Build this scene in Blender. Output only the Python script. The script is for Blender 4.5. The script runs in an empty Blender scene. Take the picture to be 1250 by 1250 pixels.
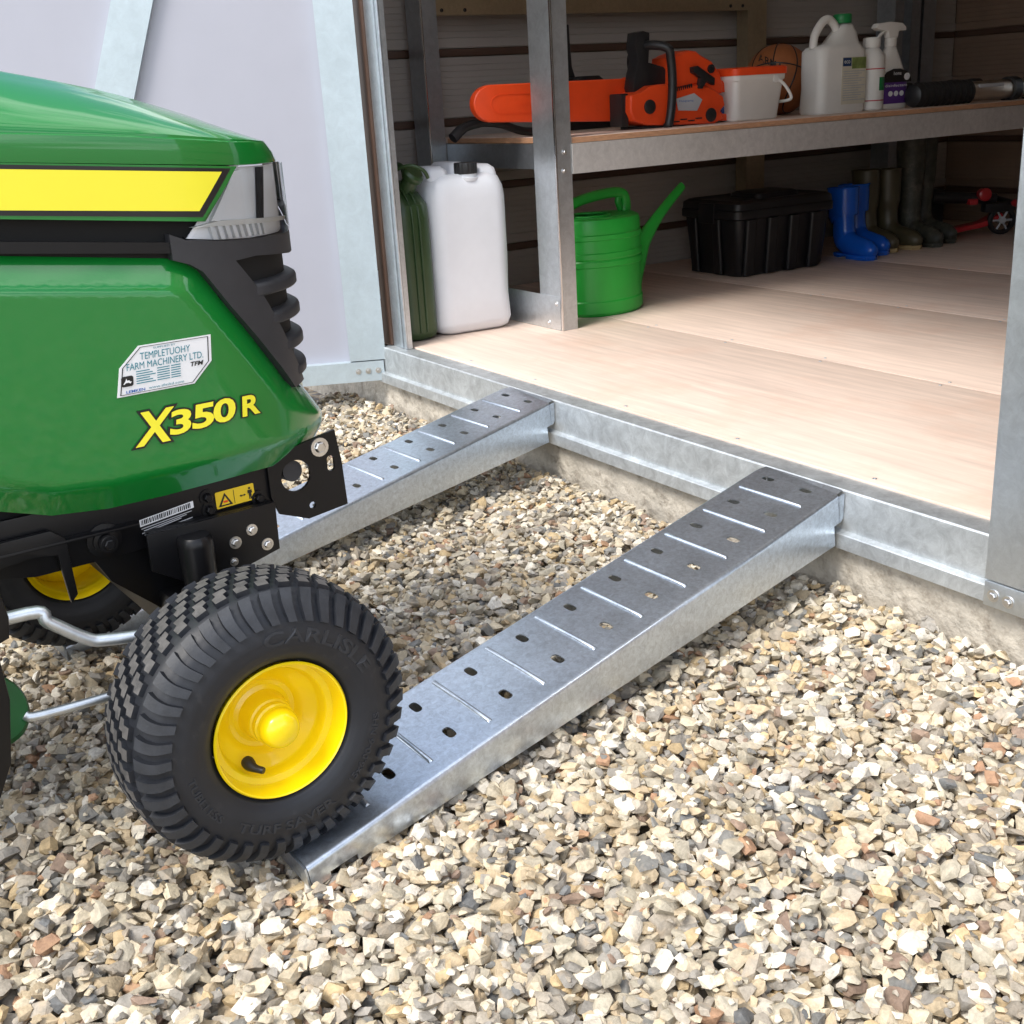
import bpy, bmesh, math, random
import numpy as np
from mathutils import Vector, Matrix
from mathutils.geometry import delaunay_2d_cdt
random.seed(7); rng = np.random.default_rng(7)
scn = bpy.context.scene
COL = scn.collection
R = math.radians

# ------------------------------------------------------------------ camera, sky, sun, exposure
pitch, yaw, roll = R(19.5565), R(-58.4786), R(-3.4377)
fw = Vector((math.sin(yaw)*math.cos(pitch), math.cos(yaw)*math.cos(pitch), -math.sin(pitch)))
rt = Vector((math.cos(yaw), -math.sin(yaw), 0)); up = rt.cross(fw)
rr_, uu_ = math.cos(roll)*rt + math.sin(roll)*up, -math.sin(roll)*rt + math.cos(roll)*up
cam = bpy.data.cameras.new('camera'); cam_o = bpy.data.objects.new('camera', cam); COL.objects.link(cam_o)
cam_o.matrix_world = Matrix(((rr_.x, uu_.x, -fw.x, 0), (rr_.y, uu_.y, -fw.y, 0), (rr_.z, uu_.z, -fw.z, 0.9323), (0, 0, 0, 1)))
cam.sensor_width = 36; cam.lens = 36*1420/1250; cam.clip_start = 0.02; cam.clip_end = 500
scn.camera = cam_o
SUN_EL, SUN_DIR = R(53), Vector((0.22, -1.0, 0)).normalized()
world = bpy.data.worlds.new('World'); scn.world = world; world.use_nodes = True
wn = world.node_tree.nodes; wl = world.node_tree.links
bg = wn['Background']; sky = wn.new('ShaderNodeTexSky'); sky.sky_type = 'NISHITA'; sky.sun_disc = False
sky.sun_elevation = SUN_EL; sky.sun_rotation = math.atan2(SUN_DIR.x, SUN_DIR.y)
sky.air_density = 1.0; sky.dust_density = 2.0
# broken cloud cover: white clouds over the whole sky
tc = wn.new('ShaderNodeTexCoord'); mp = wn.new('ShaderNodeMapping'); mp.inputs['Scale'].default_value = (1.4, 1.4, 4.0)
nz = wn.new('ShaderNodeTexNoise'); nz.inputs['Scale'].default_value = 1.6; nz.inputs['Detail'].default_value = 7; nz.inputs['Roughness'].default_value = .58
rp = wn.new('ShaderNodeValToRGB'); rp.color_ramp.elements[0].position = .44; rp.color_ramp.elements[1].position = .56
mx = wn.new('ShaderNodeMix'); mx.data_type = 'RGBA'; mx.inputs['B'].default_value = (8.6, 8.8, 9.2, 1)
wl.new(tc.outputs['Generated'], mp.inputs['Vector']); wl.new(mp.outputs['Vector'], nz.inputs['Vector'])
wl.new(nz.outputs['Fac'], rp.inputs['Fac']); wl.new(rp.outputs['Color'], mx.inputs['Factor'])
wl.new(sky.outputs['Color'], mx.inputs['A']); wl.new(mx.outputs['Result'], bg.inputs['Color'])
bg.inputs['Strength'].default_value = 0.15
sl = bpy.data.lights.new('sun', 'SUN'); sl.energy = 2.0; sl.angle = R(22); sl.color = (1, .95, .88)
so = bpy.data.objects.new('sun', sl); COL.objects.link(so)
sd = Vector((SUN_DIR.x*math.cos(SUN_EL), SUN_DIR.y*math.cos(SUN_EL), math.sin(SUN_EL)))
so.rotation_euler = sd.to_track_quat('Z', 'Y').to_euler(); so.location = (0, -3, 6)
vs = scn.view_settings; vs.view_transform = 'Standard'; vs.look = 'None'; vs.gamma = 1; vs.use_curve_mapping = False
vs.exposure = 0.84
scn.cycles.max_bounces = 10; scn.cycles.diffuse_bounces = 5; scn.cycles.glossy_bounces = 5; scn.cycles.transmission_bounces = 8
scn.cycles.use_denoising = True

# ------------------------------------------------------------------ materials
def srgb(r, g, b):
    f = lambda c: (c/255/12.92) if c/255 <= .04045 else ((c/255+.055)/1.055)**2.4
    return (f(r), f(g), f(b))
def pm(name, col, rough=.5, metal=0, var=.12, vscale=12, bump=0, bscale=150, coat=0, rvar=0, trans=0, stretch=(1,1,1), ior=1.5, spec=.5, dirt=None):
    m = bpy.data.materials.new(name); m.use_nodes = True
    n, l = m.node_tree.nodes, m.node_tree.links; p = n['Principled BSDF']
    p.inputs['Roughness'].default_value = rough; p.inputs['Metallic'].default_value = metal
    p.inputs['Coat Weight'].default_value = coat; p.inputs['Coat Roughness'].default_value = .04
    p.inputs['Transmission Weight'].default_value = trans; p.inputs['IOR'].default_value = ior
    p.inputs['Specular IOR Level'].default_value = spec
    tc = n.new('ShaderNodeTexCoord'); mp = n.new('ShaderNodeMapping'); mp.inputs['Scale'].default_value = stretch
    l.new(tc.outputs['Object'], mp.inputs['Vector'])
    nz = n.new('ShaderNodeTexNoise'); nz.inputs['Scale'].default_value = vscale; nz.inputs['Detail'].default_value = 6; nz.inputs['Roughness'].default_value = .62
    l.new(mp.outputs['Vector'], nz.inputs['Vector'])
    rp = n.new('ShaderNodeValToRGB'); e = rp.color_ramp.elements
    e[0].position = .3; e[1].position = .7
    e[0].color = (*[min(1, c*(1-var)) for c in col], 1); e[1].color = (*[min(1, c*(1+var)) for c in col], 1)
    l.new(nz.outputs['Fac'], rp.inputs['Fac']); out = rp.outputs['Color']
    if dirt:
        d = n.new('ShaderNodeTexNoise'); d.inputs['Scale'].default_value = dirt[1]; d.inputs['Detail'].default_value = 8; d.inputs['Roughness'].default_value = .7
        l.new(tc.outputs['Object'], d.inputs['Vector'])
        dr = n.new('ShaderNodeValToRGB'); dr.color_ramp.elements[0].position = dirt[2]; dr.color_ramp.elements[1].position = dirt[3]
        l.new(d.outputs['Fac'], dr.inputs['Fac'])
        mx = n.new('ShaderNodeMix'); mx.data_type = 'RGBA'; mx.inputs['B'].default_value = (*dirt[0], 1)
        l.new(dr.outputs['Color'], mx.inputs['Factor']); l.new(out, mx.inputs['A']); out = mx.outputs['Result']
    l.new(out, p.inputs['Base Color'])
    if rvar:
        mr = n.new('ShaderNodeMapRange'); mr.inputs['To Min'].default_value = max(0, rough-rvar); mr.inputs['To Max'].default_value = rough+rvar
        n2 = n.new('ShaderNodeTexNoise'); n2.inputs['Scale'].default_value = vscale*2.3; n2.inputs['Detail'].default_value = 5
        l.new(mp.outputs['Vector'], n2.inputs['Vector']); l.new(n2.outputs['Fac'], mr.inputs['Value']); l.new(mr.outputs['Result'], p.inputs['Roughness'])
    if bump:
        b = n.new('ShaderNodeBump'); b.inputs['Strength'].default_value = bump; b.inputs['Distance'].default_value = .002
        n3 = n.new('ShaderNodeTexNoise'); n3.inputs['Scale'].default_value = bscale; n3.inputs['Detail'].default_value = 4
        l.new(mp.outputs['Vector'], n3.inputs['Vector']); l.new(n3.outputs['Fac'], b.inputs['Height']); l.new(b.outputs['Normal'], p.inputs['Normal'])
    return m
def galv(name, col=(.60, .64, .67), rough=.34, spangle=70, contrast=.18, streak=(1,1,1), metal=.92):
    m = pm(name, col, rough, metal, .07, 5, .015, 25, 0, .07, stretch=streak)
    n, l = m.node_tree.nodes, m.node_tree.links; p = n['Principled BSDF']
    src = p.inputs['Base Color'].links[0].from_socket
    tc = n.new('ShaderNodeTexCoord'); v = n.new('ShaderNodeTexNoise'); v.inputs['Scale'].default_value = spangle; v.inputs['Detail'].default_value = 9; v.inputs['Roughness'].default_value = .78; v.inputs['Distortion'].default_value = .6
    l.new(tc.outputs['Object'], v.inputs['Vector'])
    mr = n.new('ShaderNodeMapRange'); mr.inputs['From Min'].default_value = .36; mr.inputs['From Max'].default_value = .66; mr.inputs['To Min'].default_value = 1-contrast; mr.inputs['To Max'].default_value = 1+contrast*.6
    l.new(v.outputs['Fac'], mr.inputs['Value'])
    mx = n.new('ShaderNodeMix'); mx.data_type = 'RGBA'; mx.blend_type = 'MULTIPLY'; mx.inputs['Factor'].default_value = 1
    l.new(src, mx.inputs['A']); l.new(mr.outputs['Result'], mx.inputs['B']); l.new(mx.outputs['Result'], p.inputs['Base Color'])
    return m
M = {}
M['galv'] = galv('galvanised_steel', (.62, .665, .70), .38, 34, .14)
M['ramp'] = galv('galvanised_ramp', (.66, .735, .83), .31, 95, .24)
M['sill'] = galv('galvanised_sill', (.60, .635, .65), .48, 26, .26, metal=.75)
M['beam'] = galv('shelf_beam_steel', (.66, .655, .64), .50, 40, .12, metal=.55)
M['oldgalv'] = galv('dull_galvanised', (.46, .50, .54), .42, 40, .12)
M['paleframe'] = galv('pale_door_frame', (.50, .585, .63), .50, 30, .08, metal=.40)
M['warmgalv'] = galv('warm_lit_galvanised', (.52, .43, .29), .42, 60, .12)  # plain galvanised steel with warm reflected light put into its colour
M['steel'] = pm('bright_steel', (.72, .73, .74), .22, 1, .08, 30)
M['bolt'] = pm('bolt_steel', (.75, .75, .74), .3, 1, .1, 60)
M['concrete'] = pm('concrete', srgb(182, 175, 162), .9, 0, .22, 12, 1.0, 38, dirt=(srgb(122, 113, 100), 18, .50, .72))
for _n in M['concrete'].node_tree.nodes:
    if _n.type == 'BUMP': _n.inputs['Distance'].default_value = .012
M['doorpanel'] = pm('door_sheet', srgb(170, 172, 183), .42, 0, .03, 3, .03, 40)
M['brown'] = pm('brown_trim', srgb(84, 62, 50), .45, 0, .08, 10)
M['clad'] = pm('taupe_cladding', srgb(168, 161, 155), .5, 0, .05, 5, stretch=(1, .2, 3))
M['cladright'] = pm('pale_bounce_wall', srgb(205, 202, 196), .6, 0, .04, 5)  # unseen right wall, made pale to bounce light into the shed
M['cladback'] = pm('brown_cladding', srgb(134, 112, 96), .5, 0, .08, 5)
M['roof'] = pm('roof_sheet', srgb(215, 214, 210), .6, 0, .04, 5)  # underside is out of view, kept pale to brighten the interior
M['ply'] = pm('plywood', (.67, .535, .450), .62, 0, .14, 4.2, .08, 90, 0, .06, stretch=(.7, 10, 1), dirt=(srgb(206, 172, 152), 2.2, .52, .82))
M['plyedge'] = pm('plywood_edge', (.46, .25, .14), .7, 0, .22, 30, stretch=(1, 1, 8))
M['green'] = pm('green_paint', (.004, .185, .024), .30, 0, .05, 3, .006, 500, .9, spec=.3)
M['green'].node_tree.nodes['Principled BSDF'].inputs['Coat IOR'].default_value = 1.55
M['black'] = pm('black_plastic', (.014, .014, .015), .42, 0, .15, 40, .05, 600)
M['grille'] = pm('charcoal_plastic', (.028, .029, .033), .5, 0, .1, 40, .08, 900)
M['frame'] = pm('black_enamel', (.005, .005, .006), .34, 0, .1, 20, 0, 100, 0, .06, spec=.35)
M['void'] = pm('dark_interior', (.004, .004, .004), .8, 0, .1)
M['yellow'] = pm('yellow_paint', (.95, .70, .004), .25, 0, .03, 4, .01, 300, .5)
M['decalyellow'] = pm('yellow_decal', (.95, .86, .035), .35, 0, .03, 4, 0, 1, .3)
M['decalblack'] = pm('black_decal', (.012, .012, .013), .3, 0, .1)
M['rubber'] = pm('tyre_rubber', (.011, .013, .018), .50, 0, .2, 18, .08, 500, 0, .1, dirt=((.05, .05, .052), 35, .6, .9))
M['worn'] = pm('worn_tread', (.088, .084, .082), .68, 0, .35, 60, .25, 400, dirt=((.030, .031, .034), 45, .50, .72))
M['bar'] = pm('tread_bar_rubber', (.023, .026, .032), .55, 0, .3, 40, .15, 400)  # worn bar tops; lighter than base so groove shade sits in the colour
M['rubberletter'] = pm('tyre_lettering', (.019, .022, .028), .5, 0, .2, 40)
M['white'] = pm('white_print', (.82, .83, .84), .4, 0, .02)
M['blueprint'] = pm('blue_print', (.02, .12, .42), .4, 0, .05)
M['tealprint'] = pm('teal_print', (.02, .22, .28), .4, 0, .05)
M['silver'] = pm('headlamp_reflector', (.90, .91, .93), .16, 0, .03)
def lens_mat():
    m = bpy.data.materials.new('clear_lens'); m.use_nodes = True; n, l = m.node_tree.nodes, m.node_tree.links; n.remove(n['Principled BSDF'])
    t, g, f, x = n.new('ShaderNodeBsdfTransparent'), n.new('ShaderNodeBsdfGlossy'), n.new('ShaderNodeFresnel'), n.new('ShaderNodeMixShader')
    t.inputs['Color'].default_value = (.93, .95, .96, 1); g.inputs['Roughness'].default_value = .03; f.inputs['IOR'].default_value = 1.5
    l.new(f.outputs[0], x.inputs[0]); l.new(t.outputs[0], x.inputs[1]); l.new(g.outputs[0], x.inputs[2]); l.new(x.outputs[0], n['Material Output'].inputs['Surface']); return m
M['lens'] = lens_mat()
M['orange'] = pm('orange_plastic', (.80, .070, .012), .4, 0, .05, 20, .02, 300)
M['deckgreen'] = pm('deck_green', (.006, .075, .016), .35, 0, .1, 10)
M['jerrygreen'] = pm('olive_green_enamel', (.030, .062, .020), .35, 0, .12, 10, .05, 80)
M['hdpe'] = pm('translucent_white_plastic', (.74, .76, .80), .42, 0, .05, 5, .05, 60, spec=.4)
M['hdpe2'] = pm('white_plastic', (.76, .75, .71), .42, 0, .04, 8)
M['cangreen'] = pm('bright_green_plastic', (.018, .36, .040), .38, 0, .06, 8, .02, 200)
M['crate'] = pm('black_crate_plastic', (.008, .008, .009), .45, 0, .15, 15, .05, 300)
M['bootblue'] = pm('blue_rubber', (.008, .10, .52), .22, 0, .06, 10)
M['bootolive'] = pm('olive_rubber', (.070, .058, .030), .42, 0, .14, 12, .06, 120)
M['bootsole'] = pm('tan_sole', (.42, .30, .14), .6, 0, .12, 20)
M['bootcamo'] = pm('mottled_boot_rubber', (.045, .045, .032), .55, 0, .5, 26, .1, 150, dirt=((.11, .10, .075), 22, .5, .7))
M['ball'] = pm('basketball_leather', (.36, .12, .040), .55, 0, .10, 30, .35, 420)
M['red'] = pm('red_enamel', (.50, .022, .028), .3, 0, .06, 10, 0, 1, .4)
M['tubemetal'] = pm('satin_aluminium', (.60, .54, .47), .32, 1, .06, 20, stretch=(8, 1, 8))
M['purple'] = pm('purple_label', (.10, .035, .22), .4, 0, .08, 20)
M['capgreen'] = pm('green_cap', (.010, .20, .055), .4)
M['labelpaper'] = pm('cream_label', (.66, .62, .50), .5, 0, .08, 25)
M['labelnavy'] = pm('navy_label', (.012, .04, .12), .4)
M['labelgreen'] = pm('leaf_green_label', (.20, .26, .08), .5, 0, .35, 30)
M['saplabel'] = pm('grey_label', (.45, .46, .48), .4, 0, .05)
M['warn'] = pm('warning_yellow', (.85, .58, .02), .4, 0, .05)

# ------------------------------------------------------------------ mesh helpers
def tagp(o, label=None, cat=None, group=None, kind=None):
    if label: o['label'] = label
    if cat: o['category'] = cat
    if group: o['group'] = group
    if kind: o['kind'] = kind
    return o
def root(name, loc, rz, label, cat, group=None):
    o = bpy.data.objects.new(name, None); o.empty_display_size = .1; COL.objects.link(o)
    o.location = loc; o.rotation_euler = (0, 0, rz)
    return tagp(o, label, cat, group)
def fin(me, ang):
    if ang is None: return
    bm = bmesh.new(); bm.from_mesh(me)
    for f in bm.faces: f.smooth = True
    t = R(ang)
    for e in bm.edges:
        e.smooth = not (len(e.link_faces) == 2 and e.calc_face_angle(0) > t)
    bm.to_mesh(me); bm.free()
def mk(name, V, F, m, parent=None, ang=None, fix=False, **kw):
    me = bpy.data.meshes.new(name); me.from_pydata([tuple(v) for v in V], [], F); me.update()
    if fix:
        bm = bmesh.new(); bm.from_mesh(me); bmesh.ops.recalc_face_normals(bm, faces=bm.faces); bm.to_mesh(me); bm.free()
    me.materials.append(M[m] if isinstance(m, str) else m); fin(me, ang)
    o = bpy.data.objects.new(name, me); COL.objects.link(o)
    if parent is not None: o.parent = parent
    return tagp(o, **kw)
def from_bm(name, bm, m, parent=None, ang=None, **kw):
    bmesh.ops.recalc_face_normals(bm, faces=bm.faces)
    me = bpy.data.meshes.new(name); bm.to_mesh(me); bm.free()
    me.materials.append(M[m] if isinstance(m, str) else m); fin(me, ang)
    o = bpy.data.objects.new(name, me); COL.objects.link(o)
    if parent is not None: o.parent = parent
    return tagp(o, **kw)
def bbx(bm, lo, hi, mat=None):
    r = bmesh.ops.create_cube(bm, size=1)
    for v in r['verts']:
        v.co = Vector([(lo[i]+hi[i])/2 + v.co[i]*(hi[i]-lo[i]) for i in range(3)])
        if mat: v.co = mat @ v.co
    return r['verts']
def box(name, lo, hi, m, parent=None, bev=.002, mat=None, seg=2, **kw):
    bm = bmesh.new(); bbx(bm, lo, hi, mat)
    if bev: bmesh.ops.bevel(bm, geom=bm.edges[:], offset=bev, segments=seg, affect='EDGES', profile=.6)
    return from_bm(name, bm, m, parent, 35 if bev else None, **kw)
def frame_of(d):
    d = Vector(d).normalized(); a = Vector((0, 0, 1)) if abs(d.z) < .9 else Vector((1, 0, 0))
    u = d.cross(a).normalized(); return u, d.cross(u).normalized(), d
def spline(pts, n=6):
    P = [Vector(p) for p in pts]; out = []
    for i in range(len(P)-1):
        p0, p1, p2, p3 = P[max(i-1, 0)], P[i], P[i+1], P[min(i+2, len(P)-1)]
        for k in range(n):
            t = k/n
            out.append(.5*((2*p1) + (p2-p0)*t + (2*p0-5*p1+4*p2-p3)*t*t + (3*p1-p0-3*p2+p3)*t**3))
    out.append(P[-1]); return out
def tube_geo(path, rad, n=12, flat=None):
    P = [Vector(p) for p in path]; N = len(P)
    rad = rad if isinstance(rad, (list, tuple)) else [rad]*N
    V, F = [], []; u = None
    for i in range(N):
        d = (P[min(i+1, N-1)]-P[max(i-1, 0)]).normalized()
        if u is None: u, w, _ = frame_of(d)
        else:
            u = (u-d*u.dot(d)).normalized(); w = d.cross(u)
        r = rad[i]
        for k in range(n):
            t = 2*math.pi*k/n
            V.append(P[i]+u*math.cos(t)*r*(flat[0] if flat else 1)+w*math.sin(t)*r*(flat[1] if flat else 1))
    for i in range(N-1):
        for k in range(n):
            F.append((i*n+k, i*n+(k+1) % n, (i+1)*n+(k+1) % n, (i+1)*n+k))
    F.append(tuple(range(n-1, -1, -1))); F.append(tuple((N-1)*n+k for k in range(n)))
    return V, F
def tube(name, path, rad, m, parent=None, n=12, flat=None, **kw):
    V, F = tube_geo(path, rad, n, flat); return mk(name, V, F, m, parent, 50, True, **kw)
def lathe_geo(prof, n=48, o=(0, 0, 0), ax=(0, 0, 1)):
    u, w, d = frame_of(ax); o = Vector(o); V, F = [], []; L = len(prof)
    for r, h in prof:
        for k in range(n):
            t = 2*math.pi*k/n; V.append(o+d*h+(u*math.cos(t)+w*math.sin(t))*max(r, 1e-5))
    for i in range(L-1):
        for k in range(n): F.append((i*n+k, i*n+(k+1) % n, (i+1)*n+(k+1) % n, (i+1)*n+k))
    return V, F
def lathe(name, prof, m, parent=None, n=48, o=(0, 0, 0), ax=(0, 0, 1), ang=40, cap=True, **kw):
    V, F = lathe_geo(prof, n, o, ax); L = len(prof)
    if cap: F.append(tuple(range(n))); F.append(tuple((L-1)*n+k for k in range(n)))
    return mk(name, V, F, m, parent, ang, True, **kw)
def ext(name, pts, t0, t1, fr, m, parent=None, bev=0, holes=None, seg=2, ang=35, **kw):
    """extrude a 2-D outline along fr's normal from t0 to t1; fr = (origin, ux, uy, un)"""
    o, ux, uy, un = [Vector(v) for v in fr]
    mp3 = lambda p, t: o+ux*p[0]+uy*p[1]+un*t
    if not holes:
        n = len(pts); V = [mp3(p, t0) for p in pts]+[mp3(p, t1) for p in pts]
        F = [tuple(range(n)), tuple(range(2*n-1, n-1, -1))]+[(i, (i+1) % n, n+(i+1) % n, n+i) for i in range(n)]
        bm = bmesh.new(); bv = [bm.verts.new(v) for v in V]
        for f in F: bm.faces.new([bv[i] for i in f])
        bmesh.ops.recalc_face_normals(bm, faces=bm.faces)
        if bev:
            ed = [e for e in bm.edges if any(len(f.verts) == n and n > 4 for f in e.link_faces)] if n > 4 else bm.edges[:]
            bmesh.ops.bevel(bm, geom=ed, offset=bev, segments=seg, affect='EDGES', profile=.6, clamp_overlap=True)
        return from_bm(name, bm, m, parent, ang, **kw)
    V2, F2, loops = cdt(pts, holes)
    n = len(V2); V = [mp3(p, t0) for p in V2]+[mp3(p, t1) for p in V2]
    F = [tuple(f) for f in F2]+[tuple(n+i for i in reversed(f)) for f in F2]
    from collections import Counter
    ec = Counter()
    for f in F2:
        for i in range(len(f)): ec[tuple(sorted((f[i], f[(i+1) % len(f)])))] += 1
    for (a, b), c in ec.items():
        if c == 1: F.append((a, b, n+b, n+a))
    return mk(name, V, F, m, parent, ang, True, **kw)
def pip(p, poly):
    x, y = p; c = False; j = len(poly)-1
    for i in range(len(poly)):
        xi, yi = poly[i]; xj, yj = poly[j]
        if (yi > y) != (yj > y) and x < (xj-xi)*(y-yi)/(yj-yi)+xi: c = not c
        j = i
    return c
def cdt(outer, holes=(), extra=()):
    V, E = [], []
    for lp in [outer]+list(holes):
        s = len(V); V += [Vector((p[0], p[1])) for p in lp]; k = len(lp)
        E += [(s+i, s+(i+1) % k) for i in range(k)]
    V += [Vector(p) for p in extra]
    r = delaunay_2d_cdt(V, E, [], 0, 1e-6)
    v2 = [(v.x, v.y) for v in r[0]]; F = []
    for f in r[2]:
        c = (sum(v2[i][0] for i in f)/len(f), sum(v2[i][1] for i in f)/len(f))
        ar = abs(sum(v2[f[i]][0]*v2[f[(i+1) % len(f)]][1]-v2[f[(i+1) % len(f)]][0]*v2[f[i]][1] for i in range(len(f))))/2
        if ar > 4e-8 and pip(c, outer) and not any(pip(c, h) for h in holes): F.append(list(f))
    return v2, F, None
def rring(cx, cy, z, hw, hd, rad, k=5):
    rad = min(rad, hw*.999, hd*.999); P = []
    for sx, sy, a0 in ((1, 1, 0), (-1, 1, 90), (-1, -1, 180), (1, -1, 270)):
        for i in range(k+1):
            a = R(a0+90*i/k); P.append((cx+sx*(hw-rad)+rad*math.cos(a), cy+sy*(hd-rad)+rad*math.sin(a), z))
    return P
def loft(name, rings, m, parent=None, ang=45, caps=True, **kw):
    n = len(rings[0]); V = [p for r in rings for p in r]; F = []
    for i in range(len(rings)-1):
        for k in range(n): F.append((i*n+k, i*n+(k+1) % n, (i+1)*n+(k+1) % n, (i+1)*n+k))
    if caps: F.append(tuple(range(n))); F.append(tuple((len(rings)-1)*n+k for k in range(n)))
    return mk(name, V, F, m, parent, ang, True, **kw)
def text_geo(s, size, bold=0.0, shear=0.0, space=1.0, res=3):
    cu = bpy.data.curves.new('t', 'FONT'); cu.body = s; cu.size = size; cu.offset = bold; cu.shear = shear
    cu.space_character = space; cu.fill_mode = 'FRONT'; cu.resolution_u = res
    ob = bpy.data.objects.new('t', cu); me = bpy.data.meshes.new_from_object(ob)
    V = [(v.co.x, v.co.y) for v in me.vertices]; F = [tuple(p.vertices) for p in me.polygons]
    bpy.data.objects.remove(ob); bpy.data.meshes.remove(me); bpy.data.curves.remove(cu)
    return V, F
def fit_text(s, x0, x1, y0, y1, **k):
    V, F = text_geo(s, 1.0, **k)
    ax, bx_ = min(v[0] for v in V), max(v[0] for v in V); ay, by = min(v[1] for v in V), max(v[1] for v in V)
    return [(x0+(v[0]-ax)/(bx_-ax)*(x1-x0), y0+(v[1]-ay)/(by-ay)*(y1-y0)) for v in V], F
def print_on(name, VF, fn, m, parent, **kw):
    """flat print: 2-D geometry mapped to a surface by fn"""
    V, F = VF; return mk(name, [fn(p) for p in V], F, m, parent, **kw)
def arc_pts(cx, cy, r, a0, a1, n): return [(cx+r*math.cos(R(a0+(a1-a0)*i/n)), cy+r*math.sin(R(a0+(a1-a0)*i/n))) for i in range(n+1)]
def circ(cx, cy, r, n=14, sx=1, sy=1): return [(cx+sx*r*math.cos(2*math.pi*i/n), cy+sy*r*math.sin(2*math.pi*i/n)) for i in range(n)]
def rrect(x0, x1, y0, y1, r, k=4):
    return arc_pts(x1-r, y1-r, r, 0, 90, k)+arc_pts(x0+r, y1-r, r, 90, 180, k)+arc_pts(x0+r, y0+r, r, 180, 270, k)+arc_pts(x1-r, y0+r, r, 270, 360, k)
def bolt(name, p, nrm, r, m, parent, washer=True, h=.006):
    """hex bolt head on a washer"""
    u, w, d = frame_of(nrm); p = Vector(p); V, F = [], []
    def ring(rad, hh, n, s=0):
        for k in range(n):
            t = 2*math.pi*k/n+s; V.append(p+d*hh+(u*math.cos(t)+w*math.sin(t))*rad)
    n = 18
    ring(r*1.7, -.001, n); ring(r*1.7, .0015, n); ring(r, .0016, n)
    for i in range(2):
        for k in range(n): F.append((i*n+k, i*n+(k+1) % n, (i+1)*n+(k+1) % n, (i+1)*n+k))
    s = len(V); ring(r*.98, .0015, 6); ring(r*.98, h*.85, 6); ring(r*.8, h, 6)
    for i in range(2):
        for k in range(6): F.append((s+i*6+k, s+i*6+(k+1) % 6, s+(i+1)*6+(k+1) % 6, s+(i+1)*6+k))
    F.append(tuple(s+12+k for k in range(6)))
    return mk(name, V, F, m, parent, 30, True)

# traced outlines in metres: saw and scabbard in (y, z), tractor panels in (arc, z)
SAW_LOW=[(2.649,0.917),(2.702,0.928),(2.744,0.946),(2.805,0.949),(2.844,0.933),(2.970,0.942),(3.035,0.919),(3.076,0.894),(3.085,0.864),(3.060,0.842),(3.077,0.818),(3.035,0.803),(2.834,0.809),(2.718,0.815),(2.665,0.832),(2.647,0.864)]
SAW_TOP=[(2.839,0.922),(2.843,1.035),(2.876,1.047),(2.923,1.057),(2.959,1.053),(2.982,1.039),(3.035,1.016),(3.072,0.976),(3.088,0.934),(3.084,0.905),(3.035,0.896),(3.002,0.915),(2.954,0.940)]
SAW_REAR=[(3.035,0.948),(3.084,0.955),(3.151,0.929),(3.202,0.897),(3.219,0.870),(3.222,0.818),(3.208,0.807),(3.077,0.810),(3.035,0.820)]
SAW_REARHOLE=[(3.076,0.906),(3.109,0.910),(3.143,0.894),(3.178,0.872),(3.188,0.835),(3.169,0.826),(3.101,0.834),(3.076,0.859)]
SAW_GUARD=[(2.716,1.121),(2.746,1.126),(2.774,1.120),(2.772,1.073),(2.767,1.023),(2.832,1.007),(2.859,0.986),(2.858,0.949),(2.800,0.943),(2.761,0.922),(2.703,0.918),(2.696,0.942),(2.705,0.986),(2.721,1.030),(2.708,1.075)]
SAW_HANDLE=[(2.745,1.064),(2.753,1.077),(2.775,1.079),(2.798,1.065),(2.811,1.034),(2.818,0.973),(2.817,0.917),(2.810,0.855),(2.799,0.813)]
SAW_PULL=[(2.933,0.991),(2.953,0.979),(3.017,0.953),(2.977,0.961),(2.965,0.942)]
SAW_PANEL=[(2.850,0.897),(2.933,0.912),(2.971,0.888),(2.946,0.852),(2.859,0.857)]
SAW_DOTS=[(2.730,0.876),(2.755,0.875),(3.013,0.834),(3.040,0.833),(3.023,0.991),(3.036,0.990)]
SAW_SLOTS=[(2.838,0.930),(2.921,0.941),(2.838,0.919),(2.921,0.929)]
SAW_BLUE=[(3.104,0.852),(3.137,0.874),(3.205,0.862),(3.201,0.829),(3.112,0.834)]
COVER=[(2.080,0.927),(2.167,0.979),(2.158,0.858),(2.760,0.976),(2.755,0.829),(2.145,0.941),(2.464,0.942),(2.461,0.878),(2.141,0.885)]
H_STRIPE=[(-0.195,0.888),(0.080,0.863),(0.040,0.817),(-0.204,0.842)]
H_STRIPEB=[(-0.194,0.893),(0.095,0.866),(0.044,0.809),(-0.205,0.836)]
H_SIDE=[(-0.193,0.895),(0.106,0.868),(0.047,0.803),(-0.206,0.832)]
H_LIGHT=[(0.107,0.867),(0.236,0.859),(0.218,0.771),(0.123,0.773),(0.023,0.783)]
H_LOW=[(-0.215,0.789),(-0.002,0.760),(0.019,0.752),(0.032,0.743),(0.070,0.691),(0.127,0.615),(0.168,0.567),(0.224,0.535),(0.270,0.495),(0.236,0.478),(0.193,0.453),(0.123,0.452),(0.074,0.452),(-0.057,0.446),(-0.137,0.447),(-0.210,0.456),(-0.276,0.479)]
STICKER=[(-0.108,0.597),(-0.099,0.634),(-0.070,0.659),(0.029,0.658),(0.025,0.623),(-0.003,0.597)]
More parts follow.
